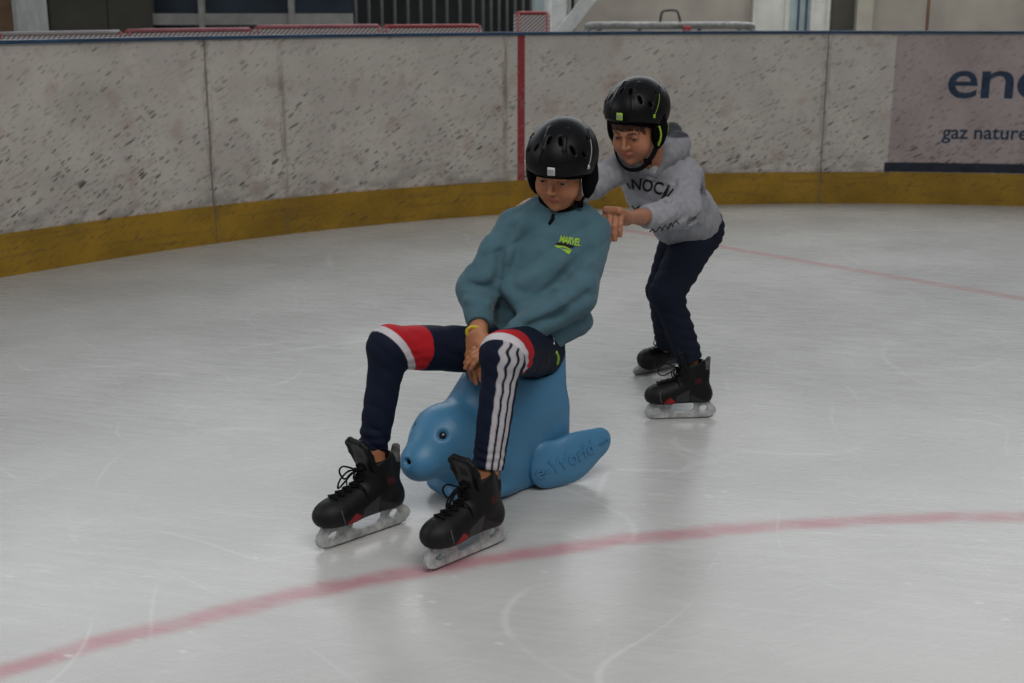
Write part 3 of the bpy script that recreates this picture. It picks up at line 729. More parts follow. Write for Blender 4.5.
def eyes(parent, O, F, sc, base, look=(0, 1, -.15)):
    g = F @ nrm(look)
    for s in (-1, 1):
        c = O + F @ (V(s * .031, .071, .003) * sc); e = Field(); e.ell(c, .0122 * sc, None, .001)
        def col(P):
            a = (P - c) @ g / (.0122 * sc); k = np.tile([.30, .27, .25], (len(P), 1))
            k = mixc(k, (.03, .016, .010), ramp(a, .82, .85)); return mixc(k, (.004, .004, .004), ramp(a, .965, .975))
        link('eye', e.mesh(.0012, col, origin=base), m_eye, parent)
def eyebrows(parent, O, F, sc, base, m):
    for s in (-1, 1):
        b_ = MB(); pts = [O + F @ (V(s * x, y, z) * sc) - base for x, y, z in ((.014, .0905, .0215), (.022, .0885, .0245), (.032, .084, .0255), (.043, .0765, .022))]
        b_.tube(spline(pts, 4), [.0022] * 3 + [.0026] * 6 + [.0020] * 3 + [.001], 6); link('eyebrow', b_.mesh(), m, parent)

def helmet(parent, O, F, sc, base, acc, acc2, lab, drop=0.):
    """matt shell with vents, soft ear pads, straps with a buckle, a front badge and a side clip"""
    L = lambda x, y, z: O + F @ (V(x, y, z) * sc)
    Cc = V(0, -.010, .040); Rr = V(.100, .122, .100)
    f = Field(); f.ell(L(*Cc), Rr * sc, F, .001); 
    f.ell(L(0, -.010, .036), (Rr - .013) * sc, F, .002, 's')
    def rim(P):
        q = ((P - O) @ F) / sc; r = .036 + np.where(q[:, 1] > 0, -.24 * (1 - np.clip(q[:, 1] / .11, 0, 1)) ** 1.6 * .2, -.048 + .28 * q[:, 1]); return (r - q[:, 2]) * sc
    f.custom(rim, k=.006)
    onE = lambda az, el, k=1.: Cc + Rr * V(math.sin(az) * math.cos(el), math.cos(az) * math.cos(el), math.sin(el)) * k
    for az, el, ln, wd in ((.28, .95, .015, .0045), (-.28, .95, .015, .0045), (.70, .62, .014, .0045), (-.70, .62, .014, .0045), (1.02, .40, .009, .0055), (-1.02, .40, .009, .0055),
                           (1.45, .62, .012, .0045), (-1.45, .62, .012, .0045), (2.4, .7, .014, .005), (-2.4, .7, .014, .005)):
        p = onE(az, el); q = onE(az * 1.06, el - .25); d = F @ nrm(q - p); n = F @ nrm((p - Cc) / Rr ** 2); x = nrm(np.cross(d, n))
        f.ell(L(*p), np.array([wd, ln, .016]) * sc, np.stack([x, d, n], 1), .004 * sc, 's')
    for s in (-1, 1):                                     # long moulded ridges from front to crown
        pts = [onE(s * a, e_, 1.0) for a, e_ in ((.42, .35), (.40, .7), (.5, 1.0), (.9, 1.25))]
        for a, b in zip(pts[:-1], pts[1:]): f.cone(L(*a), L(*b), .0022 * sc, .0022 * sc, .006 * sc)
        pts = [onE(s * a, e_, 1.0) for a, e_ in ((1.0, .05), (1.12, .35), (1.4, .6), (1.9, .75))]
        for a, b in zip(pts[:-1], pts[1:]): f.cone(L(*a), L(*b), .0024 * sc, .0018 * sc, .006 * sc)
    sh = link('helmet', f.mesh(.0028, origin=base), m_shell, parent, label=lab)
    # liner
    g = Field(); g.ell(L(0, -.010, .034), (Rr - .012) * sc, F, .001); g.ell(L(0, -.008, .030), (Rr - .021) * sc, F, .002, 's')
    def rim2(P):
        q = ((P - O) @ F) / sc; return (.030 + np.where(q[:, 1] > 0, -.05 * (1 - np.clip(q[:, 1] / .11, 0, 1)), -.05 + .3 * q[:, 1]) - q[:, 2]) * sc
    g.custom(rim2, k=.004); link('liner', g.mesh(.0035, origin=base), m_pad, sh)
    for s in (-1, 1):
        g = Field(); g.ell(L(s * .080, -.002, -.010), np.array([.014, .036, .044]) * sc, F, .01); g.ell(L(s * .074, .006, -.045), np.array([.012, .026, .036]) * sc, F, .03)
        g.cone(L(s * .086, .0, .03), L(s * .083, -.0, -.02), .014 * sc, .016 * sc, .02); link('ear_pad', g.mesh(.003, origin=base), m_pad, sh)
        # thin light line sweeping back to a clip on the shell
        az = -1.0 if s > 0 else 1.0
        pts = [L(*(Cc + Rr * V(s * math.sin(a) * math.cos(e_), math.cos(a) * math.cos(e_), math.sin(e_)) * 1.006)) - base for a, e_ in ((1.10, .08), (1.20, .22), (1.34, .40), (1.52, .60))]
        b_ = MB(); b_.tube(spline(pts, 5), .0013 * sc, 6); link('trim_line', b_.mesh(), acc2, sh)
        b_ = MB(); p = Cc + Rr * V(s * math.sin(1.06) * math.cos(.03), math.cos(1.06) * math.cos(.03), math.sin(.03)) * 1.004; n = F @ nrm((p - Cc) / Rr ** 2); z = F[:, 2]; x = nrm(np.cross(z, n))
        b_.box(L(*p) - base, np.array([.008, .007, .012]) * sc, np.stack([x, n, nrm(np.cross(n, x))], 1), .002); link('clip', b_.mesh(), acc, sh)
    # front badge
    p = onE(.0, .155, 1.002); n = F @ nrm((p - Cc) / Rr ** 2); x = F[:, 0]; z = nrm(np.cross(x, n)); R = np.stack([x, n, z], 1)
    b_ = MB(); b_.box(L(*p) - base, np.array([.021, .006, .023]) * sc, R, .0025); bd = link('badge', b_.mesh(), acc, sh)
    me = text_mesh('m', .024 * sc, .0006, .0004); P = np.array([v.co[:] for v in me.vertices]); cx = (P[:, 0].max() + P[:, 0].min()) / 2; cy = (P[:, 1].max() + P[:, 1].min()) / 2
    mapv(me, lambda P: (L(*p) - base) + (-(P[:, :1] - cx)) * x + (P[:, 1:2] - cy) * z * 1 + (P[:, 2:3] + .0034 * sc) * n)
    link('badge_letter', me, bpy.data.materials['badge_grey'], bd, smooth=False)
    # chin strap
    b_ = MB(); pts = [(x_, y_ + drop * .4 * (z_ < -.05), z_ - drop * max(0, min(1, z_ / -.1))) for x_, y_, z_ in [(.084, .010, .0), (.079, .016, -.04), (.064, .024, -.074), (.036, .040, -.100), (0, .050, -.108), (-.036, .040, -.100), (-.064, .024, -.074), (-.079, .016, -.04), (-.084, .010, .0)]]
    b_.tube([L(*q) - base for q in spline(pts, 5)], .0105 * sc, 8, flat=.35); cs = link('chin_strap', b_.mesh(), m_strap, sh)
    b_ = MB(); b_.box(L(-.052, .034 + drop * .3, -.088 - drop * .8) - base, np.array([.026, .012, .018]) * sc, F, .003); link('buckle', b_.mesh(), m_pad, sh)
    return sh
mat('seam_grey', (.13, .13, .13), .6, .2, noise=(60, .2)); mat('badge_grey', (.30, .31, .31), .5, .4, noise=(50, .1))

# ---- hockey skate, built round the heel-to-toe line on the ice
def skate(parent, heel, toe, base, lab, roll=0., lace_side=1, rs=1., zs=1., pitch=0., up=(0, 0, 1)):
    fw = nrm(toe - heel); F = frame(fw, up)                       # right, forward, up
    if pitch: F = F @ np.array([[1, 0, 0], [0, math.cos(pitch), -math.sin(pitch)], [0, math.sin(pitch), math.cos(pitch)]])
    S3 = V(rs, np.linalg.norm(toe - heel) / .27, zs)
    W = lambda x, y, z: heel + F @ (V(x, y, z) * S3)
    f = Field()
    # sole/foot: y from heel (.02) to toe (.27); sole level at z .062
    f.cone(W(0, .045, .100), W(0, .175, .098), .038 * rs, .040 * rs, .02, flat=(F[:, 0], .80)); f.ell(W(0, .222, .104), V(.044, .056, .040) * S3, F, .03); f.ell(W(0, .236, .094), V(.040, .042, .030) * S3, F, .02)
    f.cone(W(0, .20, .090), W(0, .10, .15), .034 * rs, .040 * rs, .04, flat=(F[:, 0], .95))
    f.cone(W(0, .052, .10), W(0, .078, .215), .038 * rs, .041 * rs, .03, flat=(F[:, 0], .92)); f.cone(W(0, .085, .15), W(0, .105, .20), .036 * rs, .034 * rs, .03)
    f.cone(W(0, .028, .19), W(0, .020, .252), .022 * rs, .014 * rs, .02, flat=(F[:, 1], .5))           # tendon guard
    sx = frame(F[:, 1], F[:, 2])
    f.cone(W(-.02, .20, .112), W(.02, .20, .112), .012 * rs, .012 * rs, .01)                            # toe cap edge
    f.custom(lambda P: -(((P - heel) @ F)[:, 2] - .070 * zs), k=.006)
    f.custom(lambda P: (((P - heel) @ F) @ nrm([0, .28, 1]) - .247 * zs), k=.004)                       # collar cut
    f.cone(W(0, .075, .19), W(0, .095, .30), .029 * rs, .033 * rs, .006, 's')                            # opening
    def col(P):
        q = ((P - heel) @ F) / S3; c = np.tile([.0055, .0055, .006], (len(P), 1))
        x, y, z = np.abs(q[:, 0]), q[:, 1], q[:, 2]
        c = mixc(c, (.038, .038, .040), ((x > .018) & (y > .105) & (y < .160) & (z > .066 + .15 * (y - .105)) & (z < .118 - .5 * (y - .13))).astype(float))
        c = mixc(c, (.026, .025, .026), ((x > .018) & (y > .02) & (y < .10) & (np.abs(z - .078 - .55 * (.10 - y) * -1 * .9 - .02) < .013)).astype(float))
        c = mixc(c, (.30, .016, .018), ((x > .018) & (y > .165) & (y < .212) & (z < .082 + .020 * (1 - np.abs(y - .186) / .026)) & (z > .075)).astype(float))
        c = mixc(c, (.045, .008, .010), ((x > .02) & (y > .055) & (y < .085) & (np.abs(z - .165) < .010)).astype(float))
        c = mixc(c, (.010, .010, .011), ramp(y, .218, .222) * .9); c = mixc(c, (.085, .083, .08), ((y < .036) & (z > .205)).astype(float))
        return c
    boot = link('ice_skate', f.mesh(.0024, col, origin=base), m_boot, parent, label=lab)
    T = W(0, .115, .235)
    g = Field(); g.box(W(0, .128, .240), V(.040, .0065, .048) * S3, F @ np.array([[1, 0, 0], [0, .92, .39], [0, -.39, .92]]), .006 * rs, .01)
    g.box(W(0, .112, .195), V(.026, .008, .04) * S3, F @ np.array([[1, 0, 0], [0, .95, .30], [0, -.30, .95]]), .006 * rs, .02)
    rim = [W(x, .128 + .40 * (z - .240) + .001, z) for x, z in ((-.036, .215), (-.042, .25), (-.040, .278), (-.024, .290), (.024, .290), (.040, .278), (.042, .25), (.036, .215))]
    for a, b in zip(rim[:-1], rim[1:]): g.cone(a, b, .0085 * rs, .0085 * rs, .005)
    def tcol(P):
        q = ((P - heel) @ F) / S3; inn = (np.abs(q[:, 0]) < .026) & (q[:, 2] < .282) & (q[:, 2] > .2); c = np.tile([.004, .004, .0045], (len(P), 1))
        return mixc(mixc(c, (.040, .040, .040), inn.astype(float)), (.009, .009, .010), ((np.abs(q[:, 0]) < .014) & (np.abs(q[:, 2] - .252) < .012)).astype(float))
    link('tongue', g.mesh(.0024, tcol, origin=base), m_boot, boot)
    # laces criss-crossing down the instep, loose bow at the top
    ev = lambda p, off=.004: f.trace(np.array([p + F @ V(0, .05, .07)]), -nrm(F @ V(0, .5, .75)))[0][0] + F @ V(0, .5, .75) * off
    rows = [(.205 - i * .0165, .118 + i * .0155) for i in range(7)]
    b_ = MB()
    for i in range(6):
        (y0, z0), (y1, z1) = rows[i], rows[i + 1]
        for sg in (-1, 1):
            pts = [ev(W(sg * x, y0 + (y1 - y0) * t, z0 + (z1 - z0) * t)) for x, t in ((-.019, 0), (-.008, .3), (.008, .7), (.019, 1))]
            b_.tube([p - base for p in spline(pts, 3)], .0027 * rs, 6)
        b_.tube([p - base for p in spline([ev(W(x, y0, z0), .005) for x in (-.019, -.007, .007, .019)], 3)], .0030 * rs, 6)
    # bow
    k0 = W(0, .150, .208); ls = lace_side
    for loop in ([(0, 0, 0), (.02, .04, .012), (.026, .07, -.004), (.020, .072, -.028), (.006, .05, -.030), (0, .02, -.012), (0, 0, 0)],
                 [(0, 0, 0), (-.028, .02, .008), (-.045, .022, -.012), (-.036, .014, -.034), (-.014, .008, -.018), (0, 0, 0)]):
        b_.tube([k0 + F @ (V(ls * x, y, z) * S3) - base for x, y, z in spline(loop, 4)], .0026 * rs, 6)
    for tl in ([(0, 0, 0), (.012, .02, -.02), (.030, .010, -.055), (.034, .006, -.08)], [(0, 0, 0), (-.016, .02, -.018), (-.034, .0, -.05), (-.040, -.006, -.085)]):
        b_.tube([k0 + F @ (V(x, y, z) * S3) - base for x, y, z in spline(tl, 4)], .0024 * rs, 6)
    b_.tube([k0 + F @ (V(x, .002, 0) * S3) - base for x in (-.008, 0, .008)], [.005 * rs, .0065 * rs, .005 * rs], 8)
    lc = link('laces', b_.mesh(), m_lace, boot)
    # thin pale seam behind the toe cap
    for sg in (-1, 1):
        pts = [f.trace(np.array([W(sg * .10, y, z)]), F @ V(-sg, 0, 0))[0][0] + F @ V(sg * .0006, 0, 0) for y, z in ((.220, .076), (.224, .090), (.228, .104), (.228, .122))]
        b_ = MB(); b_.tube([p - base for p in spline(pts, 3)], .0010, 6); link('toe_seam', b_.mesh(), bpy.data.materials['seam_grey'], boot, label='thin grey seam')
    # blade holder, cut with three openings
    def arc(cx, cy, rx, ry, n=14): return [(cx + rx * math.cos(a), cy + ry * math.sin(a)) for a in np.linspace(0, 2 * math.pi, n, endpoint=False)]
    outl = [(.004, .016), (-.004, .030), (.002, .046), (.018, .066), (.105, .066), (.125, .062), (.150, .062), (.160, .066), (.252, .066), (.262, .040), (.270, .024), (.262, .013), (.25, .010), (.02, .010)]
    outl = [(.006, .012), (-.008, .020), (-.014, .032), (-.008, .046), (.008, .060), (.014, .074), (.250, .074), (.262, .058), (.273, .044), (.277, .030), (.272, .018), (.260, .012), (.245, .009), (.02, .009)]
    holes = [arc(.036, .042, .021, .017), [(.078, .066), (.070, .052), (.072, .036), (.086, .026), (.150, .025), (.168, .030), (.176, .044), (.172, .058), (.164, .068), (.088, .070)], arc(.230, .037, .021, .014)]
    me = shape_mesh(outl, holes, .0055, .0035); mapv(me, lambda P: np.array([W(p[2], p[0], p[1]) - base for p in P]))
    link('blade_holder', me, m_hold, boot, smooth=False, label='scuffed pale grey plastic blade holder')
    bl = [(.000, .012), (-.006, .014), (-.004, .006), (.012, .0008), (.05, .0), (.22, .0), (.255, .002), (.272, .012), (.268, .016)]
    me = shape_mesh(bl, (), .0016, .0); mapv(me, lambda P: np.array([W(p[2], p[0], p[1]) - base for p in P])); link('blade', me, m_steel, boot, smooth=False, label='thin worn steel blade')
    b_ = MB(); b_.tube([W(0, .02, .0715) - base, W(0, .14, .0715) - base, W(0, .25, .0715) - base], [.022 * rs, .028 * rs, .030 * rs], 12, flat=.12, ref=F[:, 2]); link('sole', b_.mesh(), m_pad, boot)
    return boot
# ================================================================== SEATED CHILD
m_yel = mat('yellow_silicone', (.62, .48, .04), .5, .4, noise=(40, .08))
m_accw = mat('accent_white', (.50, .51, .52), .45, .4, noise=(50, .08)); m_accw2 = mat('accent_grey', (.30, .31, .33), .45, .4, noise=(50, .1))
m_accg = mat('accent_lime', (.30, .48, .04), .5, .4, noise=(50, .1)); m_accg2 = mat('accent_lime_dark', (.17, .27, .03), .5, .4, noise=(50, .12))
m_lime = mat('lime_print', (.30, .50, .03), .7, .3, noise=(80, .25)); m_prk = mat('black_print', (.012, .013, .016), .7, .2, noise=(60, .3))

SKR = (V(-.300, 3.312, 0), V(-.505, 3.116, 0)); SKL = (V(-.028, 3.178, 0), V(-.213, 2.985, 0))
def child_a():
    base = V(.06, 3.45, 0)
    headO = at(562, 169, 3.65); HF = frame((-.39, -.83, -.38), (.02, -.2, 1)); hs = .97
    Fd = nrm(V(-.22, -.97, 0))
    J = dict(neck=at(560, 211, 3.715), shR=at(514, 229, 3.70), elR=at(477, 290, 3.62), wrR=at(479, 330, 3.50),
             shL=at(592, 233, 3.70), elL=at(577, 296, 3.59), wrL=at(512, 339, 3.50),
             hipR=at(503, 350, 3.66), knR=at(389.5, 347, 3.345), anR=at(373, 448, 3.29),
             hipL=at(536, 350, 3.64), knL=at(503, 354, 3.22), anL=at(488, 468, 3.165))
    tone = (.40, .17, .085)
    b = Field(); head(b, headO, HF, hs)
    b.cone(headO + HF @ V(0, -.015, -.06), J['neck'], .047, .050, .02)
    b.cone(J['neck'], at(553, 250, 3.71), .06, .09, .05, flat=(Fd, .75)); b.cone(at(553, 250, 3.71), at(526, 325, 3.67), .10, .085, .05, flat=(Fd, .75))
    b.cone(J['shR'], J['shL'], .038, .038, .05)
    for s in 'RL':
        b.cone(J['sh' + s], J['el' + s], .036, .031, .03); b.cone(J['el' + s], J['wr' + s], .031, .022, .02)
        b.cone(J['hip' + s], J['kn' + s], .062, .048, .05); b.cone(J['kn' + s], J['an' + s], .045, .031, .03)
    aR = V(-.338, 3.317, .17); aL = V(-.062, 3.21, .17)
    for s, a, h, t in (('R', aR, SKR[0], SKR[1]), ('L', aL, SKL[0], SKL[1])):
        d = nrm(t - h); b.cone(J['an' + s], h + d * .075 + V(0, 0, .115), .029, .026, .02); b.cone(h + d * .06 + V(0, 0, .09), h + d * .20 + V(0, 0, .080), .022, .015, .02)
    # hands: right one hangs between the thighs, the left one tucked behind the near knee
    wR = at(478, 334, 3.475); dR = nrm(at(471, 372, 3.43) - wR)
    b.cone(J['wrR'], wR, .023, .021, .015)
    hand(b, wR, dR, V(-.55, -.83, .1), V(.8, -.5, 0), [(.12, .25, .2), (.10, .28, .2), (.12, .3, .25), (.16, .35, .25)], .88, tcurl=.3)
    wL = at(503, 341, 3.455); b.cone(J['wrL'], wL, .023, .021, .015)
    hand(b, wL, at(474, 352, 3.415) - wL, V(.1, -.35, .9), V(.1, -.95, -.2), [(.25, .4, .3)] * 4, .86, tcurl=.5)
    col = lambda P: skin_col(P, headO, HF, hs, tone)
    root = link('person', b.mesh(.0024, col, origin=base), m_skin, None, loc=base)
    tag(root, 'child in teal sweatshirt and navy striped tracksuit trousers sitting on the blue seal', 'person')
    eyes(root, headO, HF, hs, base, (-.1, 1, -.25)); eyebrows(root, headO, HF, hs, base, m_haird)
    # short dark hair under the helmet
    h = Field(); h.ell(headO + HF @ V(0, -.018, .038), V(.074, .092, .078) * hs, HF, .01)
    h.custom(lambda P: -(((P - headO) @ HF)[:, 2] - (.052 - .9 * np.clip(.055 - ((P - headO) @ HF)[:, 1], 0, .12))), k=.006)
    link('hair', h.mesh(.003, origin=base), m_haird, root)
    hm = helmet(root, headO, HF @ np.array([[math.cos(.13), -math.sin(.13), 0], [math.sin(.13), math.cos(.13), 0], [0, 0, 1]]), hs * 1.06, base, m_accw, m_accw2, 'matt black helmet with a small white front badge')
    # ---- sweatshirt
    g = Field()
    cst, bel, hem = at(553, 247, 3.705), at(540, 292, 3.66), at(532, 330, 3.655)
    g.cone(cst, bel, .122, .126, .03, flat=(Fd, .78)); g.cone(bel, hem, .126, .120, .03, flat=(Fd, .85)); g.ell(at(557, 327, 3.66), (.055, .06, .040), None, .03)
    g.cone(at(556, 222, 3.71), cst, .075, .12, .05, flat=(Fd, .8))
    g.cone(J['neck'] + V(-.01, 0, -.015), J['shR'], .050, .053, .05); g.cone(J['neck'] + V(.012, 0, -.015), J['shL'], .050, .055, .05)
    g.cone(J['shR'], J['elR'], .054, .055, .016); g.cone(J['elR'], at(479, 318, 3.54), .055, .040, .03)
    g.cone(J['shL'], J['elL'], .056, .058, .012); g.cone(J['elL'], at(520, 333, 3.50), .058, .043, .009)
    g.ell(at(570, 322, 3.66), (.065, .06, .040), None, .04)                           # cloth pooled over the hip
    hz = hem[2] - .034
    g.custom(lambda P: hz - P[:, 2] - .006 * np.sin(P[:, 0] * 55), k=.02)
    # pressed-in folds and gathered ridges
    def ridge(a, b_, r=.010, k=.03, op='u'): g.cone(np.array(a), np.array(b_), r, r * .7, k, op)
    def rp(x, y, Y): return at(x, y, Y)
    tr = lambda x, y: g.trace(np.array([at(x, y, 3.30)]), at(x, y, 4.0) - at(x, y, 3.3))[0][0]
    for (x0, y0, x1, y1, r, k) in ((586, 262, 556, 288, .009, .04), (556, 288, 520, 306, .008, .04), (592, 282, 562, 304, .009, .04), (562, 304, 528, 320, .007, .04), (522, 222, 507, 250, .006, .04),
                                (507, 250, 503, 286, .005, .04), (503, 286, 520, 306, .006, .04), (560, 262, 525, 282, .007, .04), (470, 268, 488, 276, .007, .02), (467, 300, 488, 304, .007, .02), (488, 240, 478, 262, .007, .03)):
        ridge(tr(x0, y0), tr(x1, y1), r, k)
    for (x0, y0, x1, y1, r) in ((590, 250, 566, 276, .006), (566, 276, 540, 296, .005), (588, 296, 562, 312, .006), (562, 312, 530, 326, .005), (512, 228, 501, 255, .005), (501, 255, 497, 290, .006), (468, 284, 490, 288, .004)):
        ridge(tr(x0, y0), tr(x1, y1), r, .03, 's')
    g.disp = lambda P: .55 * fold(P, (-.5, .1, .8), .15, .0062, 1., 3., 5.) + fold(P, (.35, .5, .7), .09, .0016, 4., 5., 8.) + .0016 * nz(P, 34) + .003 * nz(P, 13, 2.)
    tl = np.array([.070, .142, .178])
    sw = link('sweatshirt', g.mesh(.0034, lambda P: np.tile(tl, (len(P), 1)), origin=base), m_teal, root, label='teal crew neck sweatshirt')
    # cuffs
    for a, c, r in ((at(479, 315, 3.545), at(479, 325, 3.51), .036), (at(524, 333, 3.525), at(508, 339, 3.485), .036)):
        f = Field(); f.cone(a, c, r + .002, r - .003, .004); ax = nrm(c - a)
        f.cut(c, ax, .006); f.cut(a - ax * .01, -ax, .006)
        u_ = nrm(np.cross(ax, (0, 0, 1.01))); v_ = np.cross(ax, u_)
        f.disp = lambda P, c=c, u_=u_, v_=v_: .0009 * np.sin(np.arctan2((P - c) @ u_, (P - c) @ v_) * 46)
        link('cuff', f.mesh(.0022, lambda P: np.tile(tl * .92, (len(P), 1)), origin=base), m_teal, sw)
    # collar ring and the black neck warmer
    nc = J['neck'] + V(-.004, -.012, .004); cf = frame(nrm(V(-.2, -.9, -.35)))
    b_ = MB(); b_.tube([nc + cf @ V(.064 * math.cos(a), .058 * math.sin(a), -.002) - base for a in np.linspace(0, 2 * math.pi, 30, endpoint=False)], .012, 10, True); link('collar', b_.mesh(), mat('collar_rib', (.046, .108, .145), .9, .15, noise=(200, .15), bump=(300, .4)), sw)
    f = Field(); f.cone(nc + cf @ V(0, 0, -.02), nc + cf @ V(0, 0, .034), .064, .057, .003); f.disp = lambda P: fold(P, (0, 0, 1), .02, .002)
    link('neck_warmer', f.mesh(.003, origin=base), m_pad, root, label='black neck warmer')
    b_ = MB(); q0 = tr(553, 214); q1 = tr(549, 224); b_.tube([q - base + V(0, -.004, 0) for q in (q0, q0 * .6 + q1 * .4 + V(.004, -.003, 0), q1)], [.004, .0055, .004], 8, flat=.5)
    link('strap_end', b_.mesh(), m_strap, hm)
    # chest print
    rt = nrm(at(580, 249, 3.65) - at(556, 244, 3.65)); upv = nrm(np.cross(np.cross(rt, (0, 0, 1)), rt))
    me = text_mesh('MARVEL', .0215, .0006, .0006, .12, .92); o_ = at(560, 248.5, 3.5)
    bx_ = np.array([v.co[:] for v in me.vertices]); me2 = mapv(me, lambda P: np.stack([P[:, 0] * .84, P[:, 1] * 1.25, P[:, 2]], 1))
    pr = link('chest_print', drape(me2, g, o_, rt, upv, base, .0012, .1), m_lime, sw, smooth=False, label='lime green chest print')
    def blob(pts, m, name, par, lift): 
        me = shape_mesh([(x * .85, y * .85) for x, y in pts], (), .0005); link(name, drape(me, g, o_, rt, upv, base, lift, .1), m, par, smooth=False)
    blob([(-.004, -.004), (.010, .001), (.028, .002), (.048, -.002), (.056, -.004), (.050, -.010), (.036, -.011), (.022, -.008), (.006, -.011), (-.010, -.009)], m_prk, 'print_brush_stroke', pr, .0016)
    blob([(-.013, -.015), (.004, -.010), (.024, -.010), (.040, -.013), (.048, -.018), (.042, -.031), (.030, -.027), (.022, -.023), (.010, -.020), (-.004, -.018)], m_lime, 'print_scribble', pr, .0012)
    # ---- trousers
    t = Field()
    t.ell(at(519, 346, 3.67), (.128, .115, .082), frame((-.6, -.8, 0)), .03)
    for s, rr in (('R', (.072, .058, .051, .039)), ('L', (.080, .060, .050, .042))):
        t.cone(J['hip' + s], J['kn' + s], rr[0], rr[1], .04); t.cone(J['kn' + s], J['an' + s], rr[2], rr[3], .03)
    def legcoords(P):
        best = None
        dR_ = np.minimum(segd(P, J['hipR'], J['knR']), segd(P, J['knR'], J['anR'])); dL_ = np.minimum(segd(P, J['hipL'], J['knL']), segd(P, J['knL'], J['anL']))
        return dL_ < dR_
    def segd(P, a, c):
        ab = c - a; tt = np.clip(((P - a) @ ab) / (ab @ ab), 0, 1); return np.linalg.norm(P - a - tt[:, None] * ab, axis=1)
    def disp(P):
        r = fold(P, (.5, .3, .8), .09, .0022, 2., 4., 8.) + .0010 * nz(P, 26)
        for s in 'RL':                                     # bunching behind the knee and above the ankle
            for c, sd in ((J['kn' + s] + V(.03, .03, -.03), .05), (J['an' + s] + V(0, 0, .03), .04)):
                w_ = np.exp(-((P - c) ** 2).sum(1) / sd ** 2); r += w_ * .0032 * np.sin((P[:, 2]) * 2 * math.pi / .026 + 2.2 * nz(P, 22))
        return r
    t.disp = disp
    for s in 'RL':
        ax = nrm(J['an' + s] - J['kn' + s]); a = J['an' + s]
        t.custom(lambda P, a=a, ax=ax: np.where(np.linalg.norm(P - a, axis=1) < .09, (P - a) @ ax, -1.), a - .09, a + .09, .004)
    def tcol(P):
        c = np.tile([.0055, .0095, .024], (len(P), 1)); isL = legcoords(P)
        for s, lat in (('R', V(-.85, .5, 0)), ('L', V(.42, -.90, 0))):
            own = isL if s == 'L' else ~isL
            td = nrm(J['hip' + s] - J['kn' + s]); sd = nrm(J['an' + s] - J['kn' + s]); n = nrm(td - sd); q = P - J['kn' + s]
            s1 = q @ n; s2 = q @ td; e = .0012
            w0, w1, r1 = (-.006, .016, .108) if s == 'R' else (-.008, .020, .092)
            ax = q - (q @ sd)[:, None] * sd; lt = nrm(lat - (lat @ sd) * sd); l2 = np.cross(sd, lt); an = np.arctan2(ax @ l2, ax @ lt) * .046
            wob = .0030 * np.sin((q @ sd) * 2 * math.pi / .042) * np.exp(-(q @ sd) / .10)
            st = np.zeros(len(P))
            for k in (-1, 0, 1): st = np.maximum(st, 1 - ramp(np.abs(an - k * .0205 + wob), .0060, .0078))
            c = mixc(c, (.46, .44, .47), st * own * (s1 < w0 + .004) * .95)
            c = mixc(c, (.44, .014, .022), own * ramp(s1, w1 - e, w1 + e) * (1 - ramp(s2, r1 - e, r1 + e)))
            c = mixc(c, (.56, .54, .57), own * ramp(s1, w0 - e, w0 + e) * (1 - ramp(s1, w1 - e, w1 + e)) * (s2 < .14))
        return c
    tro = link('tracksuit_trousers', t.mesh(.0025, tcol, origin=base), m_track, root, label='navy tracksuit trousers with red and white knee bands and three white stripes')
    trt = lambda x, y: t.trace(np.array([at(x, y, 3.0)]), at(x, y, 4.0) - at(x, y, 3.0))[0][0]
    b_ = MB(); b_.tube(spline([trt(x, y) - base + V(0, -.002, 0) for x, y in ((550, 331), (553, 336), (554, 344))], 4), [.001] + [.0028] * 6 + [.0035] * 2, 6, flat=.5); link('pocket_tab', b_.mesh(), m_accw, tro, label='small white pocket mark')
    b_ = MB(); b_.tube(spline([trt(x, y) - base for x, y in ((556, 352), (558, 357), (557, 364))], 4), .005, 6); link('side_tab', b_.mesh(), m_accg, tro, label='bright green tab')
    # wristband
    c = wR + dR * .006; ax = nrm(J['wrR'] - wR + V(.0, 0, .0)); q = frame(ax, (0, 1, .1))
    b_ = MB(); b_.tube([c + .0335 * (math.cos(a) * q[:, 0] + .70 * math.sin(a) * q[:, 2]) - base for a in np.linspace(0, 2 * math.pi, 28, endpoint=False)], .0055, 8, True, flat=.5, ref=ax); link('wristband', b_.mesh(), m_yel, root, label='yellow silicone wristband')
    skate(root, SKR[0], SKR[1], base, 'black hockey skate with a red patch on the left of the photo', lace_side=-1, rs=1.0, zs=.94)
    skate(root, SKL[0], SKL[1], base, 'black hockey skate with a red patch in front of the seal', lace_side=-1, rs=1.0, zs=.94)
    return g
gA = child_a()
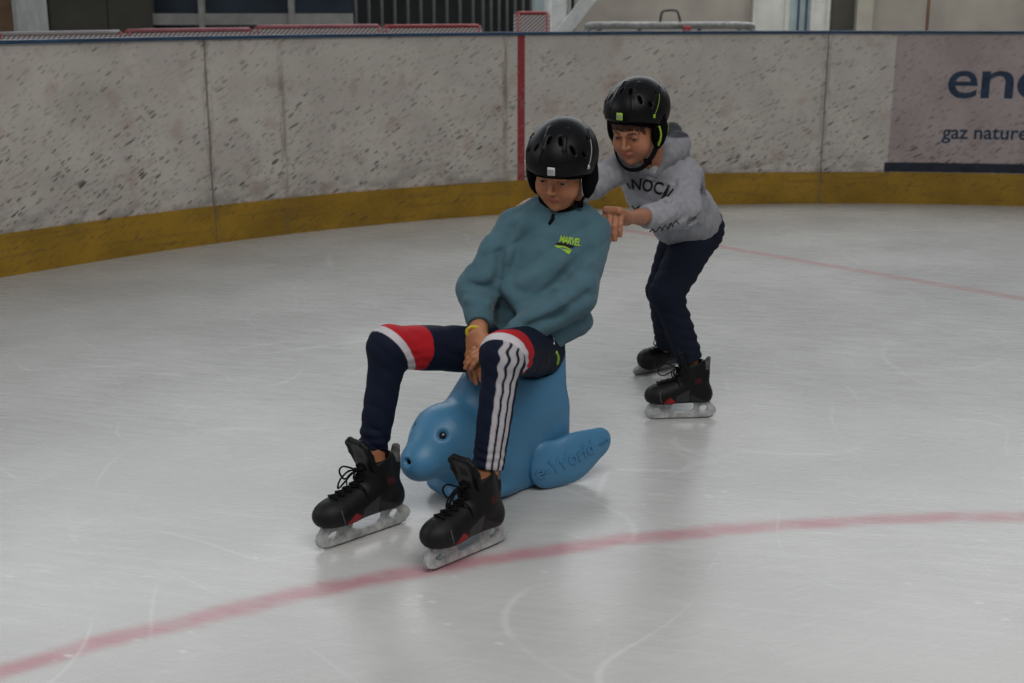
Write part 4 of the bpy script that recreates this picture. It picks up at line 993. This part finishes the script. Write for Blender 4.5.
# ================================================================== CHILD PUSHING
def child_b():
    base = V(.60, 4.40, 0)
    headO = at(636, 128, 4.03); HF = frame((-.50, -.78, -.38), (-.12, -.25, 1)); hs = .93
    Fd = nrm(V(-.45, -.80, -.35))
    J = dict(neck=at(651, 160, 4.14), shR=at(624, 166, 4.14), elR=at(592, 184, 4.03), wrR=at(545, 205, 3.90),
             shL=at(684, 174, 4.19), elL=at(683, 210, 4.03), wrL=at(640, 217, 3.87),
             hipR=at(682, 236, 4.54), knR=at(662, 290, 4.46), anR=at(667, 341, 4.74),
             hipL=at(698, 234, 4.43), knL=at(667, 293, 4.22), anL=at(689, 357, 4.25))
    tone = (.37, .16, .09)
    b = Field(); head(b, headO, HF, hs)
    b.cone(headO + HF @ V(0, -.015, -.06), J['neck'], .043, .046, .02)
    chest, waist = at(657, 184, 4.20), at(684, 216, 4.39)
    b.cone(J['neck'], chest, .05, .08, .05, flat=(Fd, .75)); b.cone(chest, at(691, 232, 4.47), .085, .085, .05, flat=(Fd, .78)); b.cone(J['shR'], J['shL'], .032, .032, .05)
    for s in 'RL':
        b.cone(J['sh' + s], J['el' + s], .032, .027, .03); b.cone(J['el' + s], J['wr' + s], .027, .021, .02)
        b.cone(J['hip' + s], J['kn' + s], .056, .043, .05); b.cone(J['kn' + s], J['an' + s], .040, .028, .03)
    for s, (h, t) in (('R', SKBR), ('L', SKBL)):
        d = nrm(t - h); b.cone(J['an' + s], h + d * .07 + (UPR if s == 'R' else V(0, 0, 1)) * .11, .027, .024, .02); b.cone(h + d * .05 + (UPR if s == 'R' else V(0, 0, 1)) * .088, h + d * .165 + (UPR if s == 'R' else V(0, 0, 1)) * .078, .020, .013, .02)
    # left hand grips the seated child's shoulder: fingers wrap over it and down
    kn = at(612, 210, 3.69)
    d = nrm(V(-.50, -.74, .42)); wL = kn - d * .072
    b.cone(J['wrL'], wL, .022, .020, .02)
    hand(b, wL, d, V(.1, .25, 1), V(-.93, .3, 0), [(1.65, .25, .2), (1.7, .25, .2), (1.7, .25, .2), (1.65, .25, .25)], .94, spread=.03, fr=1.28, tdir=V(.10, -.35, -.9), tcurl=.2)
    # right hand on the other shoulder
    wR = at(532, 205, 3.865); b.cone(J['wrR'], wR, .022, .020, .02)
    hand(b, wR, V(-.15, -.95, -.02), V(0, -.1, 1), V(-.9, .1, 0), [(.35, .6, .4)] * 4, .84, tdir=V(-.6, -.8, -.1), tcurl=.3)
    root = link('person', b.mesh(.0024, lambda P: skin_col(P, headO, HF, hs, tone), origin=base), m_skin, None, loc=base)
    tag(root, 'smaller child in grey hoodie and dark trousers pushing from behind', 'person')
    eyes(root, headO, HF, hs, base, (-.25, 1, -.3)); eyebrows(root, headO, HF, hs, base, m_hairb)
    hr = Field(); hr.ell(headO + HF @ V(0, -.018, .036), V(.074, .093, .079) * hs, HF, .01)
    hr.custom(lambda P: -(((P - headO) @ HF)[:, 2] - (.060 - 1.0 * np.clip(.050 - ((P - headO) @ HF)[:, 1], 0, .13))), k=.006)
    hair = link('hair', hr.mesh(.003, origin=base), m_hairb, root, label='brown hair with a fringe')
    rng = random.Random(4); b_ = MB()
    for i in range(34):
        x = -.058 + .116 * i / 33; y0 = math.sqrt(max(1 - (x / .076) ** 2, .05)) * .083 - .012; ln = rng.uniform(.034, .052) + .014 * (abs(x) > .04); dx = rng.uniform(-.006, .006) + .006
        pts = [headO + HF @ (V(*q) * hs) - base for q in ((x, y0 - .006, .062), (x + dx * .3, y0 + .008, .048), (x + dx * .8, y0 + .006, .048 - ln * .6), (x + dx, y0 + .001, .046 - ln))]
        b_.tube(spline(pts, 3), [.0042] * 4 + [.0036] * 3 + [.0028, .0018, .0008], 5, flat=.55)
    link('fringe', b_.mesh(), m_hairb, hair)
    HT = HF @ np.array([[1, 0, 0], [0, math.cos(.13), -math.sin(.13)], [0, math.sin(.13), math.cos(.13)]]); hO = headO + HF @ V(0, -.010, .016)
    hm = helmet(root, hO, HT, hs * 1.06, base, m_accg, m_accg2, 'matt black helmet with a lime green front badge', drop=.030)
    b_ = MB(); pts = [(-.096, .036, .006), (-.100, .036, -.014), (-.098, .036, -.034), (-.088, .034, -.056)]
    b_.tube([hO + HT @ (V(*q) * hs * 1.06) - base for q in spline(pts, 4)], .0085 * hs, 8, flat=.4); link('green_strap', b_.mesh(), m_accg, hm, label='lime green side strap')
    b_ = MB(); pts = [(-.102, -.018, .0), (-.098, -.014, -.030), (-.084, .004, -.058)]
    b_.tube([hO + HT @ (V(*q) * hs * 1.06) - base for q in spline(pts, 4)], .0042 * hs, 8, flat=.4); link('green_strap', b_.mesh(), m_accg2, hm, label='lime green rear strap')
    b_ = MB(); pts = [(.088, .022, -.035), (.074, .032, -.070), (.052, .042, -.092)]
    b_.tube([hO + HT @ (V(*q) * hs * 1.07) - base for q in spline(pts, 4)], .0045 * hs, 8, flat=.4); link('green_strap', b_.mesh(), m_accg2, hm)
    # ---- hoodie
    g = Field()
    g.cone(at(655, 165, 4.16), chest, .070, .108, .05, flat=(Fd, .8)); g.cone(chest, waist, .106, .112, .04, flat=(Fd, .82)); g.cone(waist, at(692, 226, 4.44), .112, .104, .03, flat=(Fd, .85))
    g.cone(at(654, 162, 4.16), J['shR'], .045, .048, .04); g.cone(at(658, 162, 4.17), J['shL'], .045, .050, .04)
    g.cone(J['shR'], J['elR'], .047, .045, .018); g.cone(J['elR'], J['wrR'], .045, .034, .02)
    g.cone(J['shL'], J['elL'], .052, .055, .014); g.cone(J['elL'], at(656, 216, 3.93), .056, .042, .012)
    sp = nrm(at(692, 228, 4.46) - chest)
    g.cone(at(668, 228, 4.33), at(700, 222, 4.46), .050, .062, .03)
    hp = at(691, 231, 4.42); hn = nrm(V(.48, .32, -1))
    g.custom(lambda P: np.where((P - V(.60, 4.0, 0))[:, 1] > -.05, (P - hp) @ hn - .012, -1.), k=.008)
    tr = lambda x, y: g.trace(np.array([at(x, y, 3.60)]), at(x, y, 4.4) - at(x, y, 3.6))[0][0]
    for (x0, y0, x1, y1, r, op) in ((700, 170, 706, 200, .007, 'u'), (674, 182, 670, 202, .006, 's'), (670, 202, 655, 206, .004, 's'), (696, 195, 672, 205, .006, 'u'), (690, 185, 676, 196, .005, 's'),
                                    (702, 205, 690, 222, .006, 's'), (708, 200, 700, 222, .005, 'u'), (628, 158, 624, 182, .006, 'u'), (634, 160, 633, 186, .005, 's'), (680, 228, 700, 214, .005, 's'), (675, 212, 660, 222, .004, 'u'), (684, 218, 668, 226, .004, 's')):
        g.cone(tr(x0, y0), tr(x1, y1), r, r * .7, .018, op)
    g.disp = lambda P: .6 * fold(P, (.3, .2, .9), .12, .0056, 2.2, 4., 6.) + fold(P, (.8, .3, .2), .06, .0018, 4., 4., 9.) + .0016 * nz(P, 38)
    gl = np.array([.29, .295, .325])
    hd = link('hooded_sweatshirt', g.mesh(.0034, lambda P: np.tile(gl, (len(P), 1)), origin=base), m_grey, root, label='grey marl hooded sweatshirt with black lettering')
    f = Field(); a, c = at(660, 215, 3.94), at(645, 217, 3.895); ax = nrm(c - a); f.cone(a, c, .042, .037, .004); f.cut(c, ax, .006); f.cut(a - ax * .01, -ax, .006)
    link('cuff', f.mesh(.0024, lambda P: np.tile(gl * 1.05, (len(P), 1)), origin=base), m_grey, hd)
    # hem band
    # hood bunched behind the neck, dark lining at its top
    h = Field(); 
    for (x0, y0, Y0, x1, y1, Y1, r0, r1) in ((632, 158, 4.08, 646, 173, 4.09, .013, .012), (655, 174, 4.10, 668, 154, 4.11, .014, .030), (668, 154, 4.11, 680, 142, 4.18, .030, .034), (664, 160, 4.14, 678, 150, 4.2, .04, .04), (676, 152, 4.16, 672, 132, 4.24, .030, .028), (672, 132, 4.24, 650, 138, 4.27, .028, .028), (672, 150, 4.22, 684, 162, 4.25, .034, .03)):
        h.cone(at(x0, y0, Y0), at(x1, y1, Y1), r0, r1, .02)
    h.disp = lambda P: fold(P, (.5, .3, .7), .05, .0025, 2., 3., 9.)
    top = at(675, 126, 4.2)
    link('hood', h.mesh(.0034, lambda P: mixc(np.tile(gl * .9, (len(P), 1)), (.045, .05, .06), ramp(P[:, 2], top[2] - .035, top[2] - .03)), origin=base), m_grey, hd, label='grey hood with a dark lining')
    # pale tee shirt at the neck
    f = Field(); f.cone(at(650, 166, 4.10), at(651, 174, 4.105), .028, .024, .01, flat=(Fd, .6)); link('tee_shirt', f.mesh(.003, origin=base), m_accw, root, label='pale tee shirt at the neck')
    # chest lettering, arched
    rt = nrm(V(.92, -.34, -.16)); upv = nrm(np.cross(np.cross(rt, (0, 0, 1)), rt)); n_ = np.cross(rt, upv)
    me = text_mesh('INOCAI',   .048, .0007, .0008, 0, 1.05); P0 = np.array([v.co[:] for v in me.vertices]); wdt = P0[:, 0].max()
    o_ = at(618, 194, 4.04)
    me = mapv(me, lambda P: np.stack([P[:, 0] * .158 / wdt, P[:, 1] * 1.15 + .010 * (1 - ((P[:, 0] / wdt - .5) * 2) ** 2), P[:, 2]], 1))
    link('chest_lettering', drape(me, g, o_, rt, upv, base, .0015, .15), m_prk, hd, smooth=False, label='black arched lettering')
    def strokes(lines, name, r):
        for ln in lines:
            b_ = MB(); q = [tr(x, y) + V(-.0006, -.0012, .0002) - base for x, y in spline([V(x, y) for x, y in ln], 4)]; b_.tube(q, r, 5, flat=.4); link(name, b_.mesh(), m_prk, hd)
    strokes([[(632, 206), (636, 209), (640, 206), (643, 209)], [(637, 207), (641, 210), (646, 207), (650, 209)]], 'small_print', .0036)
    strokes([[(650, 232), (653, 229), (656, 232), (660, 227), (663, 230)], [(662, 231), (665, 225), (668, 229), (671, 223), (673, 227)], [(673, 226), (676, 221), (679, 224)]], 'sleeve_print', .0030)
    # ---- trousers
    t = Field(); t.ell(at(694, 228, 4.47), (.105, .115, .085), frame((-.45, -.8, -.2)), .03)
    for s, rr in (('R', (.076, .056, .052, .044)), ('L', (.079, .059, .052, .045))):
        t.cone(J['hip' + s], J['kn' + s], rr[0], rr[1], .03); t.cone(J['kn' + s], J['an' + s], rr[2], rr[3], .02)
    def disp(P):
        r = fold(P, (.3, .1, 1), .07, .0028, 2.) + .0012 * nz(P, 26)
        for s in 'RL':
            for c, sd in ((J['kn' + s] + V(.05, .03, -.02), .06), (J['an' + s] + V(0, 0, .05), .07)):
                r += np.exp(-((P - c) ** 2).sum(1) / sd ** 2) * .0042 * np.sin(P[:, 2] * 2 * math.pi / .038 + P[:, 0] * 40 + 2.6 * nz(P, 16))
        return r
    t.disp = disp
    for s in 'RL':
        ax = nrm(J['an' + s] - J['kn' + s]); a = J['an' + s]
        t.custom(lambda P, a=a, ax=ax: np.where(np.linalg.norm(P - a, axis=1) < .09, (P - a) @ ax - .006, -1.), a - .09, a + .09, .004)
    link('trousers', t.mesh(.003, lambda P: np.tile([.012, .0145, .028], (len(P), 1)), origin=base), m_pants, root, label='dark navy jogging trousers')
    skate(root, SKBL[0], SKBL[1], base, 'black hockey skate with a red patch, nearer foot of the pushing child', rs=.86, zs=.88)
    skate(root, SKBR[0], SKBR[1], base, 'black hockey skate half hidden behind the nearer foot', rs=.86, zs=.86, up=UPR)
SKBL = (V(.694, 4.245, 0), V(.468, 4.225, 0)); SKBR = (V(.640, 4.895, 0), V(.468, 4.775, 0)); UPR = nrm(V(.10, -.62, .78))
child_b()
